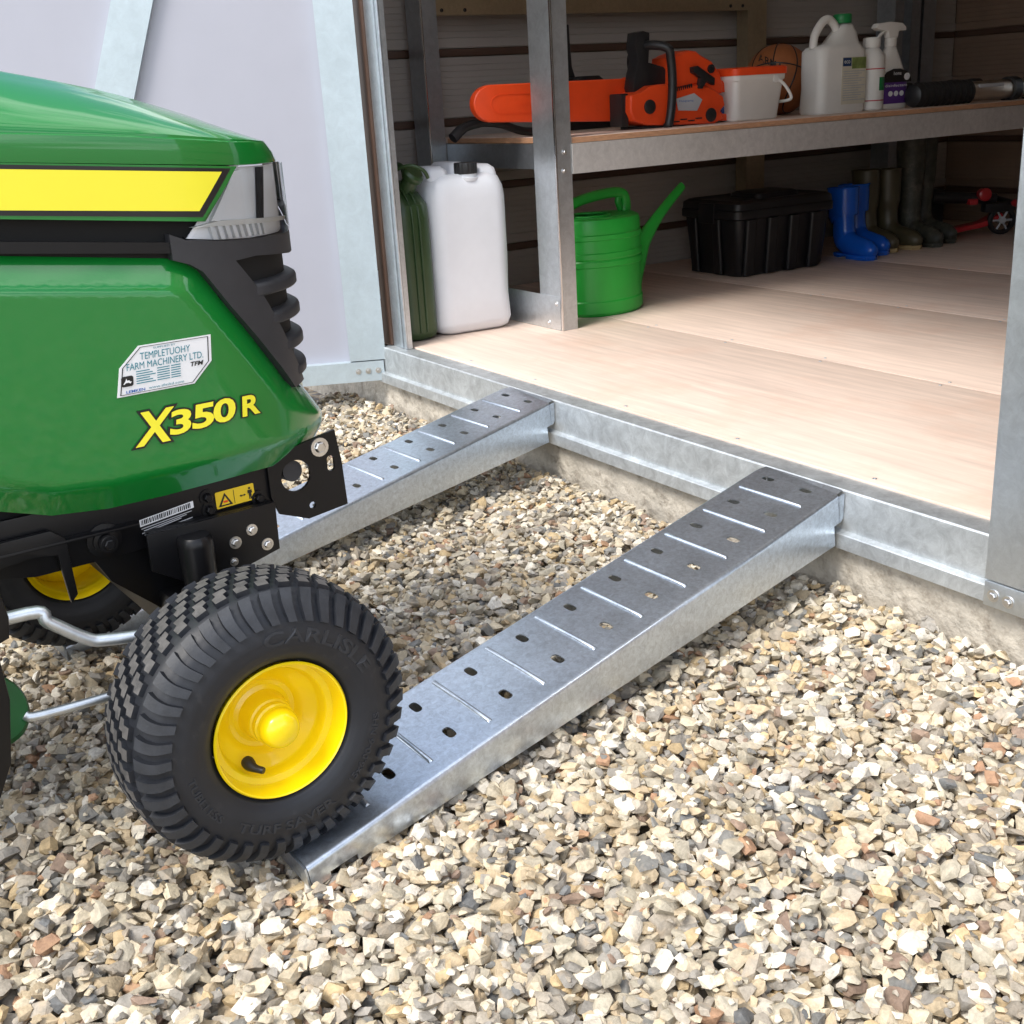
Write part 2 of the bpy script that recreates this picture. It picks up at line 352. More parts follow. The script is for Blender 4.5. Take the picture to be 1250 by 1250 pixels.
# ------------------------------------------------------------------ ground and gravel
def gravel_ground_mat():
    m = bpy.data.materials.new('gravel_bed'); m.use_nodes = True; n, l = m.node_tree.nodes, m.node_tree.links; p = n['Principled BSDF']
    p.inputs['Roughness'].default_value = .9
    tc = n.new('ShaderNodeTexCoord'); v = n.new('ShaderNodeTexVoronoi'); v.inputs['Scale'].default_value = 38
    l.new(tc.outputs['Object'], v.inputs['Vector']); rp = n.new('ShaderNodeValToRGB'); rp.color_ramp.interpolation = 'CONSTANT'
    cols = [(.30, .25, .18), (.17, .16, .15), (.42, .36, .27), (.24, .17, .11), (.12, .12, .13), (.36, .31, .25)]
    e = rp.color_ramp.elements; e[0].color = (*cols[0], 1); e[1].position = 1/6; e[1].color = (*cols[1], 1)
    for i in range(2, 6): q = e.new(i/6); q.color = (*cols[i], 1)
    s = n.new('ShaderNodeSeparateColor'); l.new(v.outputs['Color'], s.inputs['Color']); l.new(s.outputs[0], rp.inputs['Fac']); l.new(rp.outputs['Color'], p.inputs['Base Color'])
    b = n.new('ShaderNodeBump'); b.invert = True; b.inputs['Strength'].default_value = 1; b.inputs['Distance'].default_value = .012
    l.new(v.outputs['Distance'], b.inputs['Height']); l.new(b.outputs['Normal'], p.inputs['Normal']); return m
M['bed'] = gravel_ground_mat()
S_ = 120.0
mk('ground', [(-S_, -S_, -.085), (S_, -S_, -.085), (S_, S_, -.085), (-S_, S_, -.085)], [(0, 1, 2, 3)], 'bed', kind='structure')

def stone_mat():
    m = bpy.data.materials.new('crushed_stone'); m.use_nodes = True; n, l = m.node_tree.nodes, m.node_tree.links; p = n['Principled BSDF']
    p.inputs['Roughness'].default_value = .72; p.inputs['Specular IOR Level'].default_value = .35
    a = n.new('ShaderNodeAttribute'); a.attribute_name = 'stone_colour'
    tc = n.new('ShaderNodeTexCoord')
    nz = n.new('ShaderNodeTexNoise'); nz.inputs['Scale'].default_value = 90; nz.inputs['Detail'].default_value = 6; nz.inputs['Roughness'].default_value = .7
    l.new(tc.outputs['Object'], nz.inputs['Vector'])
    mr = n.new('ShaderNodeMapRange'); mr.inputs['From Min'].default_value = .3; mr.inputs['From Max'].default_value = .7; mr.inputs['To Min'].default_value = .66; mr.inputs['To Max'].default_value = 1.22
    l.new(nz.outputs['Fac'], mr.inputs['Value'])
    mx = n.new('ShaderNodeMix'); mx.data_type = 'RGBA'; mx.blend_type = 'MULTIPLY'; mx.inputs['Factor'].default_value = 1
    l.new(a.outputs['Color'], mx.inputs['A']); l.new(mr.outputs['Result'], mx.inputs['B'])
    n2 = n.new('ShaderNodeTexNoise'); n2.inputs['Scale'].default_value = 45; n2.inputs['Detail'].default_value = 3
    l.new(tc.outputs['Object'], n2.inputs['Vector'])
    r2 = n.new('ShaderNodeValToRGB'); r2.color_ramp.elements[0].position = .56; r2.color_ramp.elements[1].position = .72
    l.new(n2.outputs['Fac'], r2.inputs['Fac'])
    m2 = n.new('ShaderNodeMix'); m2.data_type = 'RGBA'; m2.inputs['B'].default_value = (.42, .28, .14, 1)
    mm = n.new('ShaderNodeMath'); mm.operation = 'MULTIPLY'; mm.inputs[1].default_value = .35
    l.new(r2.outputs['Color'], mm.inputs[0]); l.new(mm.outputs[0], m2.inputs['Factor']); l.new(mx.outputs['Result'], m2.inputs['A'])
    l.new(m2.outputs['Result'], p.inputs['Base Color'])
    b = n.new('ShaderNodeBump'); b.inputs['Strength'].default_value = .55; b.inputs['Distance'].default_value = .0025
    n3 = n.new('ShaderNodeTexNoise'); n3.inputs['Scale'].default_value = 260; n3.inputs['Detail'].default_value = 5
    l.new(tc.outputs['Object'], n3.inputs['Vector']); l.new(n3.outputs['Fac'], b.inputs['Height']); l.new(b.outputs['Normal'], p.inputs['Normal']); return m
M['stone'] = stone_mat()
SLAB_Y = 1.672
RAMPS = [((-1.245, .418), (-1.474, 1.655)), ((-2.165, .318), (-2.464, 1.655))]
def ramp_sw(x, y, k):
    (x0, y0), (x1, y1) = RAMPS[k]; L = math.hypot(x1-x0, y1-y0); dx, dy = (x1-x0)/L, (y1-y0)/L
    return (x-x0)*dx+(y-y0)*dy, -((x-x0)*dy-(y-y0)*dx)
def build_gravel():
    # convex crushed-stone shapes
    shapes = []
    for i in range(40):
        bm = bmesh.new(); k = random.choice((10, 11, 12, 13, 15)); got = []; tries = 0
        while len(got) < k and tries < 900:
            tries += 1; v = Vector((random.gauss(0, 1), random.gauss(0, 1), random.gauss(0, 1))).normalized()
            if all((v-g).length > .46 for g in got): got.append(v)
        for v in got: bm.verts.new(v*random.uniform(.80, 1.08))
        h = bmesh.ops.convex_hull(bm, input=bm.verts[:])
        bmesh.ops.delete(bm, geom=[v for v in bm.verts if not v.link_faces], context='VERTS')
        bmesh.ops.triangulate(bm, faces=bm.faces[:]); bmesh.ops.recalc_face_normals(bm, faces=bm.faces)
        bm.verts.index_update()
        shapes.append((np.array([v.co[:] for v in bm.verts]), np.array([[v.index for v in f.verts] for f in bm.faces]))); bm.free()
    x0, x1, y0, y1 = -3.75, -.25, -.30, SLAB_Y-.006
    res = .004; W, H = int((x1-x0)/res)+40, int((y1-y0)/res)+60
    hm = np.full((H, W), -.058)
    pal = np.array([srgb(*c) for c in [(198, 187, 164), (214, 207, 192), (184, 168, 141), (166, 158, 145), (150, 146, 139), (132, 132, 129), (114, 116, 117), (172, 138, 112), (146, 126, 111), (196, 175, 138), (220, 216, 206), (180, 173, 156)]])
    pw = np.array([18, 14, 13, 14, 10, 4, 1.8, 2.2, 3, 5, 7, 15.]); pw /= pw.sum()
    per = [[] for _ in shapes]; cnt = 0
    def drop(x, y, rad, far=False):
        nonlocal cnt
        # half sizes
        a = rad; b = rad*random.uniform(.58, .92); c = rad*random.uniform(.34, .66)
        e = (a+b)/2
        cap = 9
        for k in (0, 1):
            s, w = ramp_sw(x, y, k)
            if -.012-e*.5 < s < .60 and -.002-e*.8 < w < .216+e*.8: cap = min(cap, -.035+.085*max(s, 0)-c*.95)
            if .60 <= s < 1.4 and -e*.25 < w < .214+e*.25 and hm[int((y-y0)/res)+20, int((x-x0)/res)+20] > -.01: return
        r_px = max(1, int(e*.8/res)); j, i = int((y-y0)/res)+20, int((x-x0)/res)+20
        win = hm[j-r_px:j+r_px+1, i-r_px:i+r_px+1]
        if win.size == 0: return
        wx, wy = x+1.337, y-.415   # tyre contact patch
        z = min(win.mean()+c*.62, cap)
        if abs(wx) < .10 and abs(wy) < .11: z = min(z, -.004-c*.9)
        if z > .006: 
            if random.random() < .75: return
        yy, xx = np.mgrid[-r_px:r_px+1, -r_px:r_px+1]; d2 = (xx*xx+yy*yy)/(r_px+.5)**2
        np.maximum(win, np.where(d2 < 1, z+c*.75*np.sqrt(np.clip(1-d2, 0, 1)), -9), out=win)
        q = random.randrange(len(shapes)); az = random.uniform(0, 6.283); tx, ty = random.gauss(0, .32), random.gauss(0, .32)
        col = pal[rng.choice(len(pal), p=pw)]*random.uniform(.84, 1.14)*np.array((1.03, 1.01, .98))
        per[q].append((x, y, z, a, b, c, az, tx, ty, col[0], col[1], col[2])); cnt += 1
    # bottom layers then a looser top layer
    for lay, (sp, ra, rb) in enumerate([(.028, .013, .019), (.025, .012, .018), (.0255, .0115, .0215), (.0270, .0115, .0240), (.0275, .010, .0225), (.021, .005, .0105)]):
        for y in np.arange(y0, y1, sp):
            for x in np.arange(x0, x1, sp):
                if x > -.25+(-y)*.0 - max(0, (.9-y))*.0 and y < .2: continue
                px, py = x+random.uniform(-.6, .6)*sp, y+random.uniform(-.6, .6)*sp
                if py > y1-.008 or px > x1: continue
                if -x+.35*py < .15: continue
                rad = random.uniform(ra, rb)
                if random.random() < .02 and lay == 2: rad *= 1.25
                drop(px, py, rad)
    Vs, Fs, Cs, off = [], [], [], 0
    for (sv, sf), L in zip(shapes, per):
        if not L: continue
        A_ = np.array(L); n = len(A_)
        P = sv[None]*A_[:, None, 3:6]
        for ax, ang in ((0, A_[:, 7]), (1, A_[:, 8]), (2, A_[:, 6])):
            c, s = np.cos(ang)[:, None], np.sin(ang)[:, None]; i, j = [(1, 2), (2, 0), (0, 1)][ax]
            pi, pj = P[..., i].copy(), P[..., j].copy(); P[..., i] = c*pi-s*pj; P[..., j] = s*pi+c*pj
        P += A_[:, None, 0:3]; P[..., 1] = np.minimum(P[..., 1], SLAB_Y-.002)
        Vs.append(P.reshape(-1, 3)); k = len(sv)
        Fs.append((sf[None]+(np.arange(n)*k)[:, None, None]).reshape(-1, 3)+off); off += n*k
        Cs.append(np.repeat(A_[:, 9:12], k, axis=0))
    V, F, C = np.concatenate(Vs), np.concatenate(Fs), np.concatenate(Cs)
    me = bpy.data.meshes.new('gravel'); me.vertices.add(len(V)); me.vertices.foreach_set('co', V.ravel().astype(np.float32))
    me.loops.add(len(F)*3); me.loops.foreach_set('vertex_index', F.ravel().astype(np.int32))
    me.polygons.add(len(F)); me.polygons.foreach_set('loop_start', np.arange(0, len(F)*3, 3, dtype=np.int32))
    me.update(calc_edges=True); me.validate()
    at = me.attributes.new('stone_colour', 'FLOAT_COLOR', 'POINT')
    at.data.foreach_set('color', np.concatenate([C, np.ones((len(C), 1))], 1).ravel().astype(np.float32))
    me.polygons.foreach_set('use_smooth', np.ones(len(F), dtype=bool)); me.set_sharp_from_angle(angle=R(33))
    me.materials.append(M['stone']); o = bpy.data.objects.new('gravel', me); COL.objects.link(o)
    tagp(o, 'loose crushed stone gravel in cream, tan and grey in front of the shed', 'gravel', kind='stuff')
    print('GRAVEL', cnt, len(F), 'mean', hm[60:-80, 60:-60].mean(), np.percentile(hm[60:-80, 60:-60], [5, 50, 95]))
build_gravel()

# ------------------------------------------------------------------ slab and floor
box('concrete_slab', (-4.42, SLAB_Y, -.3), (.62, 5.62, .0655), 'concrete', bev=.008, kind='structure')
FLZ = .186
fl = mk('floor', [(-4.2, 1.724, .150), (.45, 1.724, .150), (.45, 5.4, .150), (-4.2, 5.4, .150)], [(0, 1, 2, 3)], 'plyedge', kind='structure')
for (a, b) in ((1.724, 2.456), (2.460, 3.236), (3.240, 4.016), (4.020, 5.395)):
    box('plywood_sheet', (-4.19, a, .168), (-1.02, b, FLZ), 'ply', fl, .0015)
    box('plywood_sheet', (-1.017, a, .168), (.44, b, FLZ), 'ply', fl, .0015)

scr = None
for yj in (1.745, 2.438, 2.478, 3.218, 3.258, 3.998, 4.038):
    for xj in np.arange(-3.05, -1.1, .39):
        if scr is None: scr = lathe('screw_head', [(.0001, .0004), (.0018, .0004), (.0022, .0009), (.0042, .0012), (.0046, .0004)], 'oldgalv', fl, 12, (0, 0, FLZ), cap=False); o_ = scr
        else: o_ = scr.copy(); COL.objects.link(o_); o_.parent = fl
        o_.location = (xj+random.uniform(-.02, .02), yj, 0)

# ------------------------------------------------------------------ shed
DH, RZ = 2.03, 2.15     # door head, roof underside
shed = root('shed', (0, 0, 0), 0, 'steel framed garden shed with an open doorway and horizontal metal cladding', 'shed')
def strip(name, prof, axis, t0, t1, m, parent, ang=25, off=(0, 0, 0), closed=False):
    """extrude an open/closed profile of (p, z) along x ('x': p is y) or along y ('y': p is x)"""
    V, F = [], []; n = len(prof)
    for t in (t0, t1):
        for p, z in prof: V.append((t+off[0], p+off[1], z+off[2]) if axis == 'x' else (p+off[0], t+off[1], z+off[2]))
    rng_ = range(n) if closed else range(n-1)
    for i in rng_: F.append((i, (i+1) % n, n+(i+1) % n, n+i))
    if closed: F += [tuple(range(n)), tuple(range(2*n-1, n-1, -1))]
    return mk(name, V, F, m, parent, ang, closed)
def clad_prof(sign, base):
    pr = [(0, .000), (-.030, .001), (-.030, .029), (.004, .031), (.007, .036), (.007, .066), (0, .071)]
    for k in range(1, 8): z = .070+k*.022; pr += [(0, z-.002), (-.0016, z), (0, z+.002)]
    pr += [(0, .2535)]
    return [(base+sign*p, z) for p, z in pr]
wl_ = box('wall', (-4.30, 1.74, .07), (-4.216, 5.5, RZ), 'clad', shed, 0)
for k in range(8):
    strip('cladding_panel', clad_prof(1, -4.2), 'y', 1.742, 5.41, 'clad', wl_, 20, (0, 0, .075+k*.255))
    box('brown_band', (-4.222, 1.743, .077+k*.255), (-4.194, 5.409, .104+k*.255), 'brown', wl_, .002)  # brown strip along each band of the cladding
wb = box('wall', (-4.215, 5.43, .07), (.55, 5.5, RZ), 'cladback', shed, 0)
for k in range(8):
    strip('cladding_panel', clad_prof(-1, 5.412), 'x', -4.19, .48, 'cladback', wb, 20, (0, 0, .075+k*.255))
    box('brown_band', (-4.189, 5.407, .077+k*.255), (.479, 5.428, .104+k*.255), 'brown', wb, .002)
wr = box('wall', (.50, 1.74, .07), (.58, 5.428, RZ), 'cladright', shed, 0)
for k in range(8): strip('cladding_panel', clad_prof(-1, .487), 'y', 1.76, 5.40, 'cladright', wr, 20, (0, 0, .075+k*.255))
wf = box('wall', (-4.32, 1.690, .068), (-3.602, 1.738, RZ), 'cladback', shed, 0)
for k in range(8): strip('cladding_panel', clad_prof(-1, 1.676), 'x', -4.32, -3.61, 'cladback', wf, 20, (0, 0, .075+k*.255))
wf2 = box('wall', (-1.0, 1.690, .068), (.60, 1.738, RZ), 'cladback', shed, 0)
for k in range(8): strip('cladding_panel', clad_prof(-1, 1.676), 'x', -.985, .60, 'cladback', wf2, 20, (0, 0, .075+k*.255))
box('header', (-3.4525, 1.665, DH+.001), (-1.0, 1.735, RZ), 'galv', shed, .003)
box('roof', (-4.5, 1.6, RZ+.002), (.75, 5.7, RZ+.05), 'roof', shed, .006)
# sill: rolled section with a folded toe
sillp = [(1.722, .160), (1.722, .1815), (1.6645, .1815), (1.6615, .1785), (1.6600, .1000), (1.6480, .0965), (1.6465, .0945), (1.6455, .0660), (1.6475, .0655), (1.670, .0655), (1.7, .0655), (1.7, .160)]
strip('door_sill', sillp, 'x', -3.475, -1.075, 'sill', shed, 30, closed=True)
def channel(name, x0, x1, y0, y1, z0, z1, m, parent, lip=.016, t=.003, face='-y'):
    """upright C section, its web towards -y (or +x), lips turned in"""
    if face == '-y':
        o = [(x0, y1), (x0, y0), (x1, y0), (x1, y1), (x1-lip, y1), (x1-lip, y1-t), (x1-t, y1-t), (x1-t, y0+t), (x0+t, y0+t), (x0+t, y1-t), (x0+lip, y1-t), (x0+lip, y1)]
    else:
        o = [(x0, y0), (x1, y0), (x1, y1), (x0, y1), (x0, y1-lip), (x0+t, y1-lip), (x0+t, y1-t), (x1-t, y1-t), (x1-t, y0+t), (x0+t, y0+t), (x0+t, y0+lip), (x0, y0+lip)]
    return ext(name, o, z0, z1, ((0, 0, 0), (1, 0, 0), (0, 1, 0), (0, 0, 1)), m, parent, 0, ang=30)
# left jamb with a return, right jamb with a bolted foot plate
jl = channel('door_jamb', -3.452, -3.350, 1.698, 1.714, .1825, DH, 'galv', shed)
box('fold', (-3.362, 1.692, .184), (-3.350, 1.6975, DH-.001), 'galv', jl, .002)
box('fold', (-3.405, 1.6945, .184), (-3.380, 1.6975, DH-.001), 'galv', jl, .001)
box('corner_trim', (-3.600, 1.690, .184), (-3.4535, 1.720, RZ), 'brown', shed, .003)
jr = channel('door_jamb', -1.137, -1.002, 1.6400, 1.712, .112, DH, 'galv', shed)
box('foot_plate', (-1.136, 1.6375, .064), (-1.000, 1.6438, .110), 'galv', jr, .002)
bolt('bolt', (-1.117, 1.6375, .086), (0, -1, 0), .0065, 'bolt', jr); bolt('bolt', (-1.088, 1.6375, .084), (0, -1, 0), .0065, 'bolt', jr); bolt('bolt', (-1.03, 1.6375, .084), (0, -1, 0), .0065, 'bolt', jr)
# open door leaf: e runs from the hinge, n is its inner face
e_ = Vector((-.43, -.903, 0)).normalized(); n_ = Vector((.903, -.43, 0)).normalized()
DM = Matrix(((e_.x, n_.x, 0, -3.472), (e_.y, n_.y, 0, 1.655), (0, 0, 1, 0), (0, 0, 0, 1)))
door = box('door', (-.008, -.030, .080), (1.30, -.018, 1.98), 'doorpanel', shed, .002, DM)
def dbar(name, p0, p1, w, d0, d1, m='paleframe'):
    a, b = Vector((p0[0], 0, p0[1])), Vector((p1[0], 0, p1[1])); t = (b-a).normalized(); s = Vector((t.z, 0, -t.x))
    bm = bmesh.new(); L = (b-a).length
    mm = Matrix(((s.x, 0, t.x, a.x), (0, 1, 0, 0), (s.z, 0, t.z, a.z), (0, 0, 0, 1)))
    # shallow channel: web plus two folded edges
    for lo, hi in (((-w/2, d1-.003, 0), (w/2, d1, L)), ((-w/2, d0, 0.001), (-w/2+.003, d1-.0031, L-.001)), ((w/2-.003, d0, 0.001), (w/2, d1-.0031, L-.001))): bbx(bm, lo, hi, DM @ mm)
    return from_bm(name, bm, m, door)
dbar('stile', (.043, .142), (.043, 1.98), .118, -.0178, .012)
dbar('stile', (1.245, .142), (1.245, 1.98), .11, -.0178, .012)
rl = dbar('rail', (-.008, .105), (1.30, .105), .066, -.0178, .014)
dbar('rail', (.105, 1.945), (1.188, 1.945), .066, -.0178, .010)
dbar('brace', (.98, .30), (.42, 1.83), .115, -.0178, .006)
for s in (.012, .045, .078): bolt('bolt', DM @ Vector((s, .0145, .107)), n_, .0055, 'bolt', door, h=.004)
# hinges between leaf and jamb
for z in (.34, 1.40, 1.80):
    tube('hinge', [(-3.470, 1.668, z), (-3.470, 1.668, z+.09)], .006, 'galv', shed, 10)
# uprights seen against the cladding at the far end
channel('frame_post', -4.185, -4.07, 4.92, 4.985, FLZ, RZ, 'oldgalv', shed, face='+x')
channel('frame_post', -4.185, -4.09, 5.03, 5.12, FLZ, RZ, 'oldgalv', shed, face='+x')
channel('frame_post', -3.30, -3.20, 5.30, 5.39, FLZ, RZ, 'oldgalv', shed, face='-y')

# ------------------------------------------------------------------ workbench shelf along the left wall
SH = root('shelf_unit', (-3.6, 2.2, FLZ), 0, 'galvanised steel workbench shelf with a plywood top along the shed wall', 'shelf')
inv = Matrix.Translation((3.6, -2.2, -FLZ))
def loc(o): o.data.transform(inv); return o
SB = .803
p1 = loc(channel('post', -3.325, -3.2, 2.205, 2.268, FLZ+.0005, RZ-.01, 'galv', SH))
loc(box('fold', (-3.2045, 2.2035, FLZ+.001), (-3.196, 2.209, RZ-.01), 'steel', p1, .001))
for (y, z) in ((2.240, .760), (2.236, .702)): loc(bolt('bolt', (-3.1995, y, z), (1, 0, 0), .005, 'bolt', p1))
for (x, z) in ((-3.225, .275), (-3.275, .207)): loc(bolt('bolt', (x, 2.2015, z), (0, -1, 0), .005, 'bolt', p1))
loc(box('foot_rail', (-4.02, 2.2022, FLZ+.001), (-3.2055, 2.2045, .300), 'galv', SH, .0008))
p2 = loc(channel('post', -4.135, -4.02, 2.205, 2.27, FLZ+.0005, RZ-.01, 'oldgalv', SH))
loc(box('fold', (-4.025, 2.2035, FLZ+.001), (-4.018, 2.209, RZ-.01), 'steel', p2, .001))
loc(channel('post', -4.14, -4.07, 3.855, 3.965, FLZ+.0005, RZ-.01, 'warmgalv', SH, face='+x'))
p4 = loc(channel('post', -3.30, -3.2, 4.755, 4.815, FLZ+.0005, RZ-.01, 'galv', SH))
loc(channel('post', -4.14, -4.03, 4.755, 4.815, FLZ+.0005, RZ-.01, 'oldgalv', SH))
def hbeam(name, x0, x1, y0, y1, z0, z1, m): 
    bm = bmesh.new(); t = .003
    bbx(bm, (x1-t, y0, z0), (x1, y1, z1)); bbx(bm, (x0, y0+.0005, z1-t), (x1-t-.0001, y1-.0005, z1-.0001)); bbx(bm, (x0, y0+.0005, z0+.0001), (x1-t-.0001, y1-.0005, z0+t))
    return loc(from_bm(name, bm, m, SH))
b1 = hbeam('beam', -3.245, -3.1965, 2.2695, 4.7535, .690, .7835, 'beam')
hbeam('beam', -4.13, -4.09, 2.275, 4.75, .690, .7835, 'oldgalv')
loc(box('cross_beam', (-4.018, 2.272, .70), (-3.33, 2.30, .782), 'oldgalv', SH, .001))
loc(box('cross_beam', (-4.02, 4.72, .70), (-3.33, 4.75, .782), 'oldgalv', SH, .001))
bd = loc(box('shelf_board', (-4.16, 2.275, .7845), (-3.205, 4.75, SB), 'ply', SH, .0012))
loc(box('edge', (-3.2048, 2.276, .7847), (-3.2035, 4.749, SB-.0006), 'plyedge', bd, 0))
loc(box('edge', (-4.01, 2.2735, .7847), (-3.34, 2.2748, SB-.0006), 'plyedge', bd, 0))
hbeam('upper_rail', -4.11, -4.068, 2.272, 3.853, 1.235, 1.33, 'warmgalv')
for y in (2.32, 2.42, 3.75, 3.82): loc(bolt('bolt', (-4.067, y, 1.252), (1, 0, 0), .004, 'black', SH))
# ------------------------------------------------------------------ loading ramps
def ramp(tip, top, label):
    P0, P1 = Vector((*tip, .002)), Vector((*top, .178)); d = (P1-P0); L = d.length; d = d.normalized()
    side = Vector((0, 0, 1)).cross(d).normalized(); nn = d.cross(side).normalized()    # side points left (away from camera)
    rt_ = root('ramp', (tip[0], tip[1], 0), 0, label, 'ramp', 'galvanised loading ramps'); o = Vector((tip[0], tip[1], 0))
    Wd, sk = .214, .13
    g = lambda s, w, h=0: P0+d*(s+sk*w)+side*w+nn*h-o
    holes = []; ks = []
    k = 0; s = L-.091
    while s > .06: ks.append(s); s -= .1175
    sh = [a-.0587 for a in ks]+[ks[0]+.0587]
    for s in sh:
        for w in (.067, .163):
            if s > .03: holes.append([(s+.0080*math.copysign(abs(math.sin(t))**.7, math.sin(t)), w+.0150*math.copysign(abs(math.cos(t))**.7, math.cos(t))) for t in [2*math.pi*i/12 for i in range(12)]])
    lift = lambda s: .0
    bw = .007
    out = [(0, bw), (L-.01, bw), (L-.01, Wd-bw), (0, Wd-bw)]
    V2, F2, _ = cdt(out, holes); n = len(V2)
    V = [g(*p, 0) for p in V2]+[g(*p, -.0025) for p in V2]; F = [tuple(f) for f in F2]+[tuple(n+i for i in reversed(f)) for f in F2]
    from collections import Counter
    ec = Counter(tuple(sorted((f[i], f[(i+1) % len(f)]))) for f in F2 for i in range(len(f)))
    F += [(a, b, n+b, n+a) for (a, b), c in ec.items() if c == 1]
    mk('deck', V, F, 'ramp', rt_, 30, True)
    # pressed cross ribs: rounded low ridges
    for s in ks:
        V, F = [], []; m_ = 6
        for w, sc in ((.034, .0), (.037, 1), (.191, 1), (.194, .0)):
            for i in range(m_+1):
                t = math.pi*i/m_; V.append(g(s-.0042*math.cos(t), w, .0003+.0032*sc*math.sin(t)))
        for r in range(3):
            for i in range(m_): F.append((r*(m_+1)+i, r*(m_+1)+i+1, (r+1)*(m_+1)+i+1, (r+1)*(m_+1)+i))
        mk('rib', V, F, 'ramp', rt_, 60, True)
    # folded sides with a rounded bend; deep at the sill, shallow and notched at the foot
    def flange(w0, sg, notch):
        V, F = [], []; st = [0, .03, .0301, .075, .0751, .14, .1401, .165, .1651, .5, .9, L-.032, L-.0319, L-.012] if notch else [0, .5, .9, L-.032, L-.0319, L-.012]
        def hgt(s):
            h = .036+(.104-.036)*(s/L)
            if notch:
                if .0301 <= s <= .075: h -= .010
                if .0751 <= s <= .14: h -= .0
                if .1401 <= s <= .165: h -= .0
            if s > L-.032: h = .060
            return h
        for s in st:
            h = hgt(s)
            for (dw, dh) in ((bw, 0), (bw*.5, -.0006), (bw*.15, -.003), (0, -.0075), (0, -h), (.003, -h), (.003, -.008), (bw, -.0025)):
                V.append(g(s, w0+sg*dw, dh))
        m_ = 8
        for i in range(len(st)-1):
            for j in range(m_): F.append((i*m_+j, i*m_+(j+1) % m_, (i+1)*m_+(j+1) % m_, (i+1)*m_+j))
        F.append(tuple(range(m_))); F.append(tuple((len(st)-1)*m_+j for j in range(m_)))
        mk('side_flange', V, F, 'ramp', rt_, 40, True)
    flange(0, 1, True); flange(Wd, -1, True)
    # folded toe at the foot
    mk('toe', [g(-.004, .001, .0), g(-.004, Wd-.001, .0), g(-.001, Wd-.001, .0), g(-.001, .001, .0), g(-.004, .001, -.034), g(-.004, Wd-.001, -.034), g(-.001, Wd-.001, -.034), g(-.001, .001, -.034)],
       [(0, 1, 2, 3), (4, 5, 6, 7), (0, 1, 5, 4), (1, 2, 6, 5), (2, 3, 7, 6), (3, 0, 4, 7)], 'ramp', rt_, None, True)
    # hook lip lying over the sill edge
    q = lambda x, y, z: Vector((x, y, z))-o
    a, b = g(L-.0105, .004, -.0003)+o, g(L-.0105, Wd-.004, -.0003)+o
    V = [a-o, b-o, q(b.x, 1.6585, .1815), q(a.x, 1.6585, .1815), q(a.x-.003, 1.6585, .14), q(b.x+.003, 1.6585, .14)]
    mk('hook_lip', [*V[:4]], [(0, 1, 2, 3)], 'ramp', rt_)
    # side tabs that reach the sill past the notch
    for w0, sx in ((.0005, 1), (Wd-.0035, 1)):
        A0 = g(L-.0125, w0, -.004); B0 = g(L-.0125, w0, -.060)
        V = [A0, q((A0+o).x-.001, 1.6590, (A0+o).z+.004), q((B0+o).x-.001, 1.6590, (B0+o).z+.008), B0]
        V2 = [v+Vector((.0025, 0, 0)) for v in V]
        mk('side_tab', V+V2, [(0, 1, 2, 3), (4, 5, 6, 7), (0, 1, 5, 4), (1, 2, 6, 5), (2, 3, 7, 6), (3, 0, 4, 7)], 'ramp', rt_, None, True)
ramp(*RAMPS[0], 'nearer galvanised ramp with slots, running from under the front tyre to the sill')
ramp(*RAMPS[1], 'farther galvanised ramp with slots, its foot hidden behind the tractor')
# ------------------------------------------------------------------ lawn tractor (local: x right, y forward, z up; origin under the near front wheel)
TR = root('lawn_tractor', (-1.337, .415, 0), R(4), 'green and yellow ride-on lawn tractor nosing up to the shed ramps', 'tractor')
B0 = -.43
class Plan:
    def __init__(s, a0, a1, W, p, n=500):
        th = np.linspace(0, np.pi/2, n); s.a0 = a0
        s.b = B0+W*np.cos(th)**(2/p); s.a = a0+(a1-a0)*np.sin(th)**(2/p); s.b[-1] = B0
        s.s = np.concatenate([[0], np.cumsum(np.hypot(np.diff(s.a), np.diff(s.b)))]); s.tot = s.s[-1]; s.W = W
    def at(s, t):
        if t <= 0: return (B0+s.W, s.a0+t), (1., 0.)
        b, a = np.interp(t, s.s, s.b), np.interp(t, s.s, s.a)
        e = .004; b2, a2 = np.interp(min(t+e, s.tot), s.s, s.b), np.interp(min(t+e, s.tot), s.s, s.a); b1, a1 = np.interp(max(t-e, 0), s.s, s.b), np.interp(max(t-e, 0), s.s, s.a)
        if t < e: b1, a1 = B0+s.W, s.a0+t-e
        db, da = b2-b1, a2-a1
        if t > s.tot-e: db, da = -1., 0.
        q = math.hypot(db, da) or 1; return (b, a), (da/q, -db/q)
UP = Plan(.05, .288, .24, 2.6); LO = Plan(.05, .306, .245, 2.6)
def on(pl, s, z, off=0):
    (b, a), (nb, na) = pl.at(s); return Vector((b+nb*off, a+na*off, z))
def segdist(p, poly, skip=()):
    d = 9
    for i in range(len(poly)):
        if i in skip: continue
        x1, y1 = poly[i]; x2, y2 = poly[(i+1) % len(poly)]; dx, dy = x2-x1, y2-y1; L = dx*dx+dy*dy
        t = max(0, min(1, ((p[0]-x1)*dx+(p[1]-y1)*dy)/L)) if L else 0
        d = min(d, math.hypot(p[0]-x1-t*dx, p[1]-y1-t*dy))
    return d
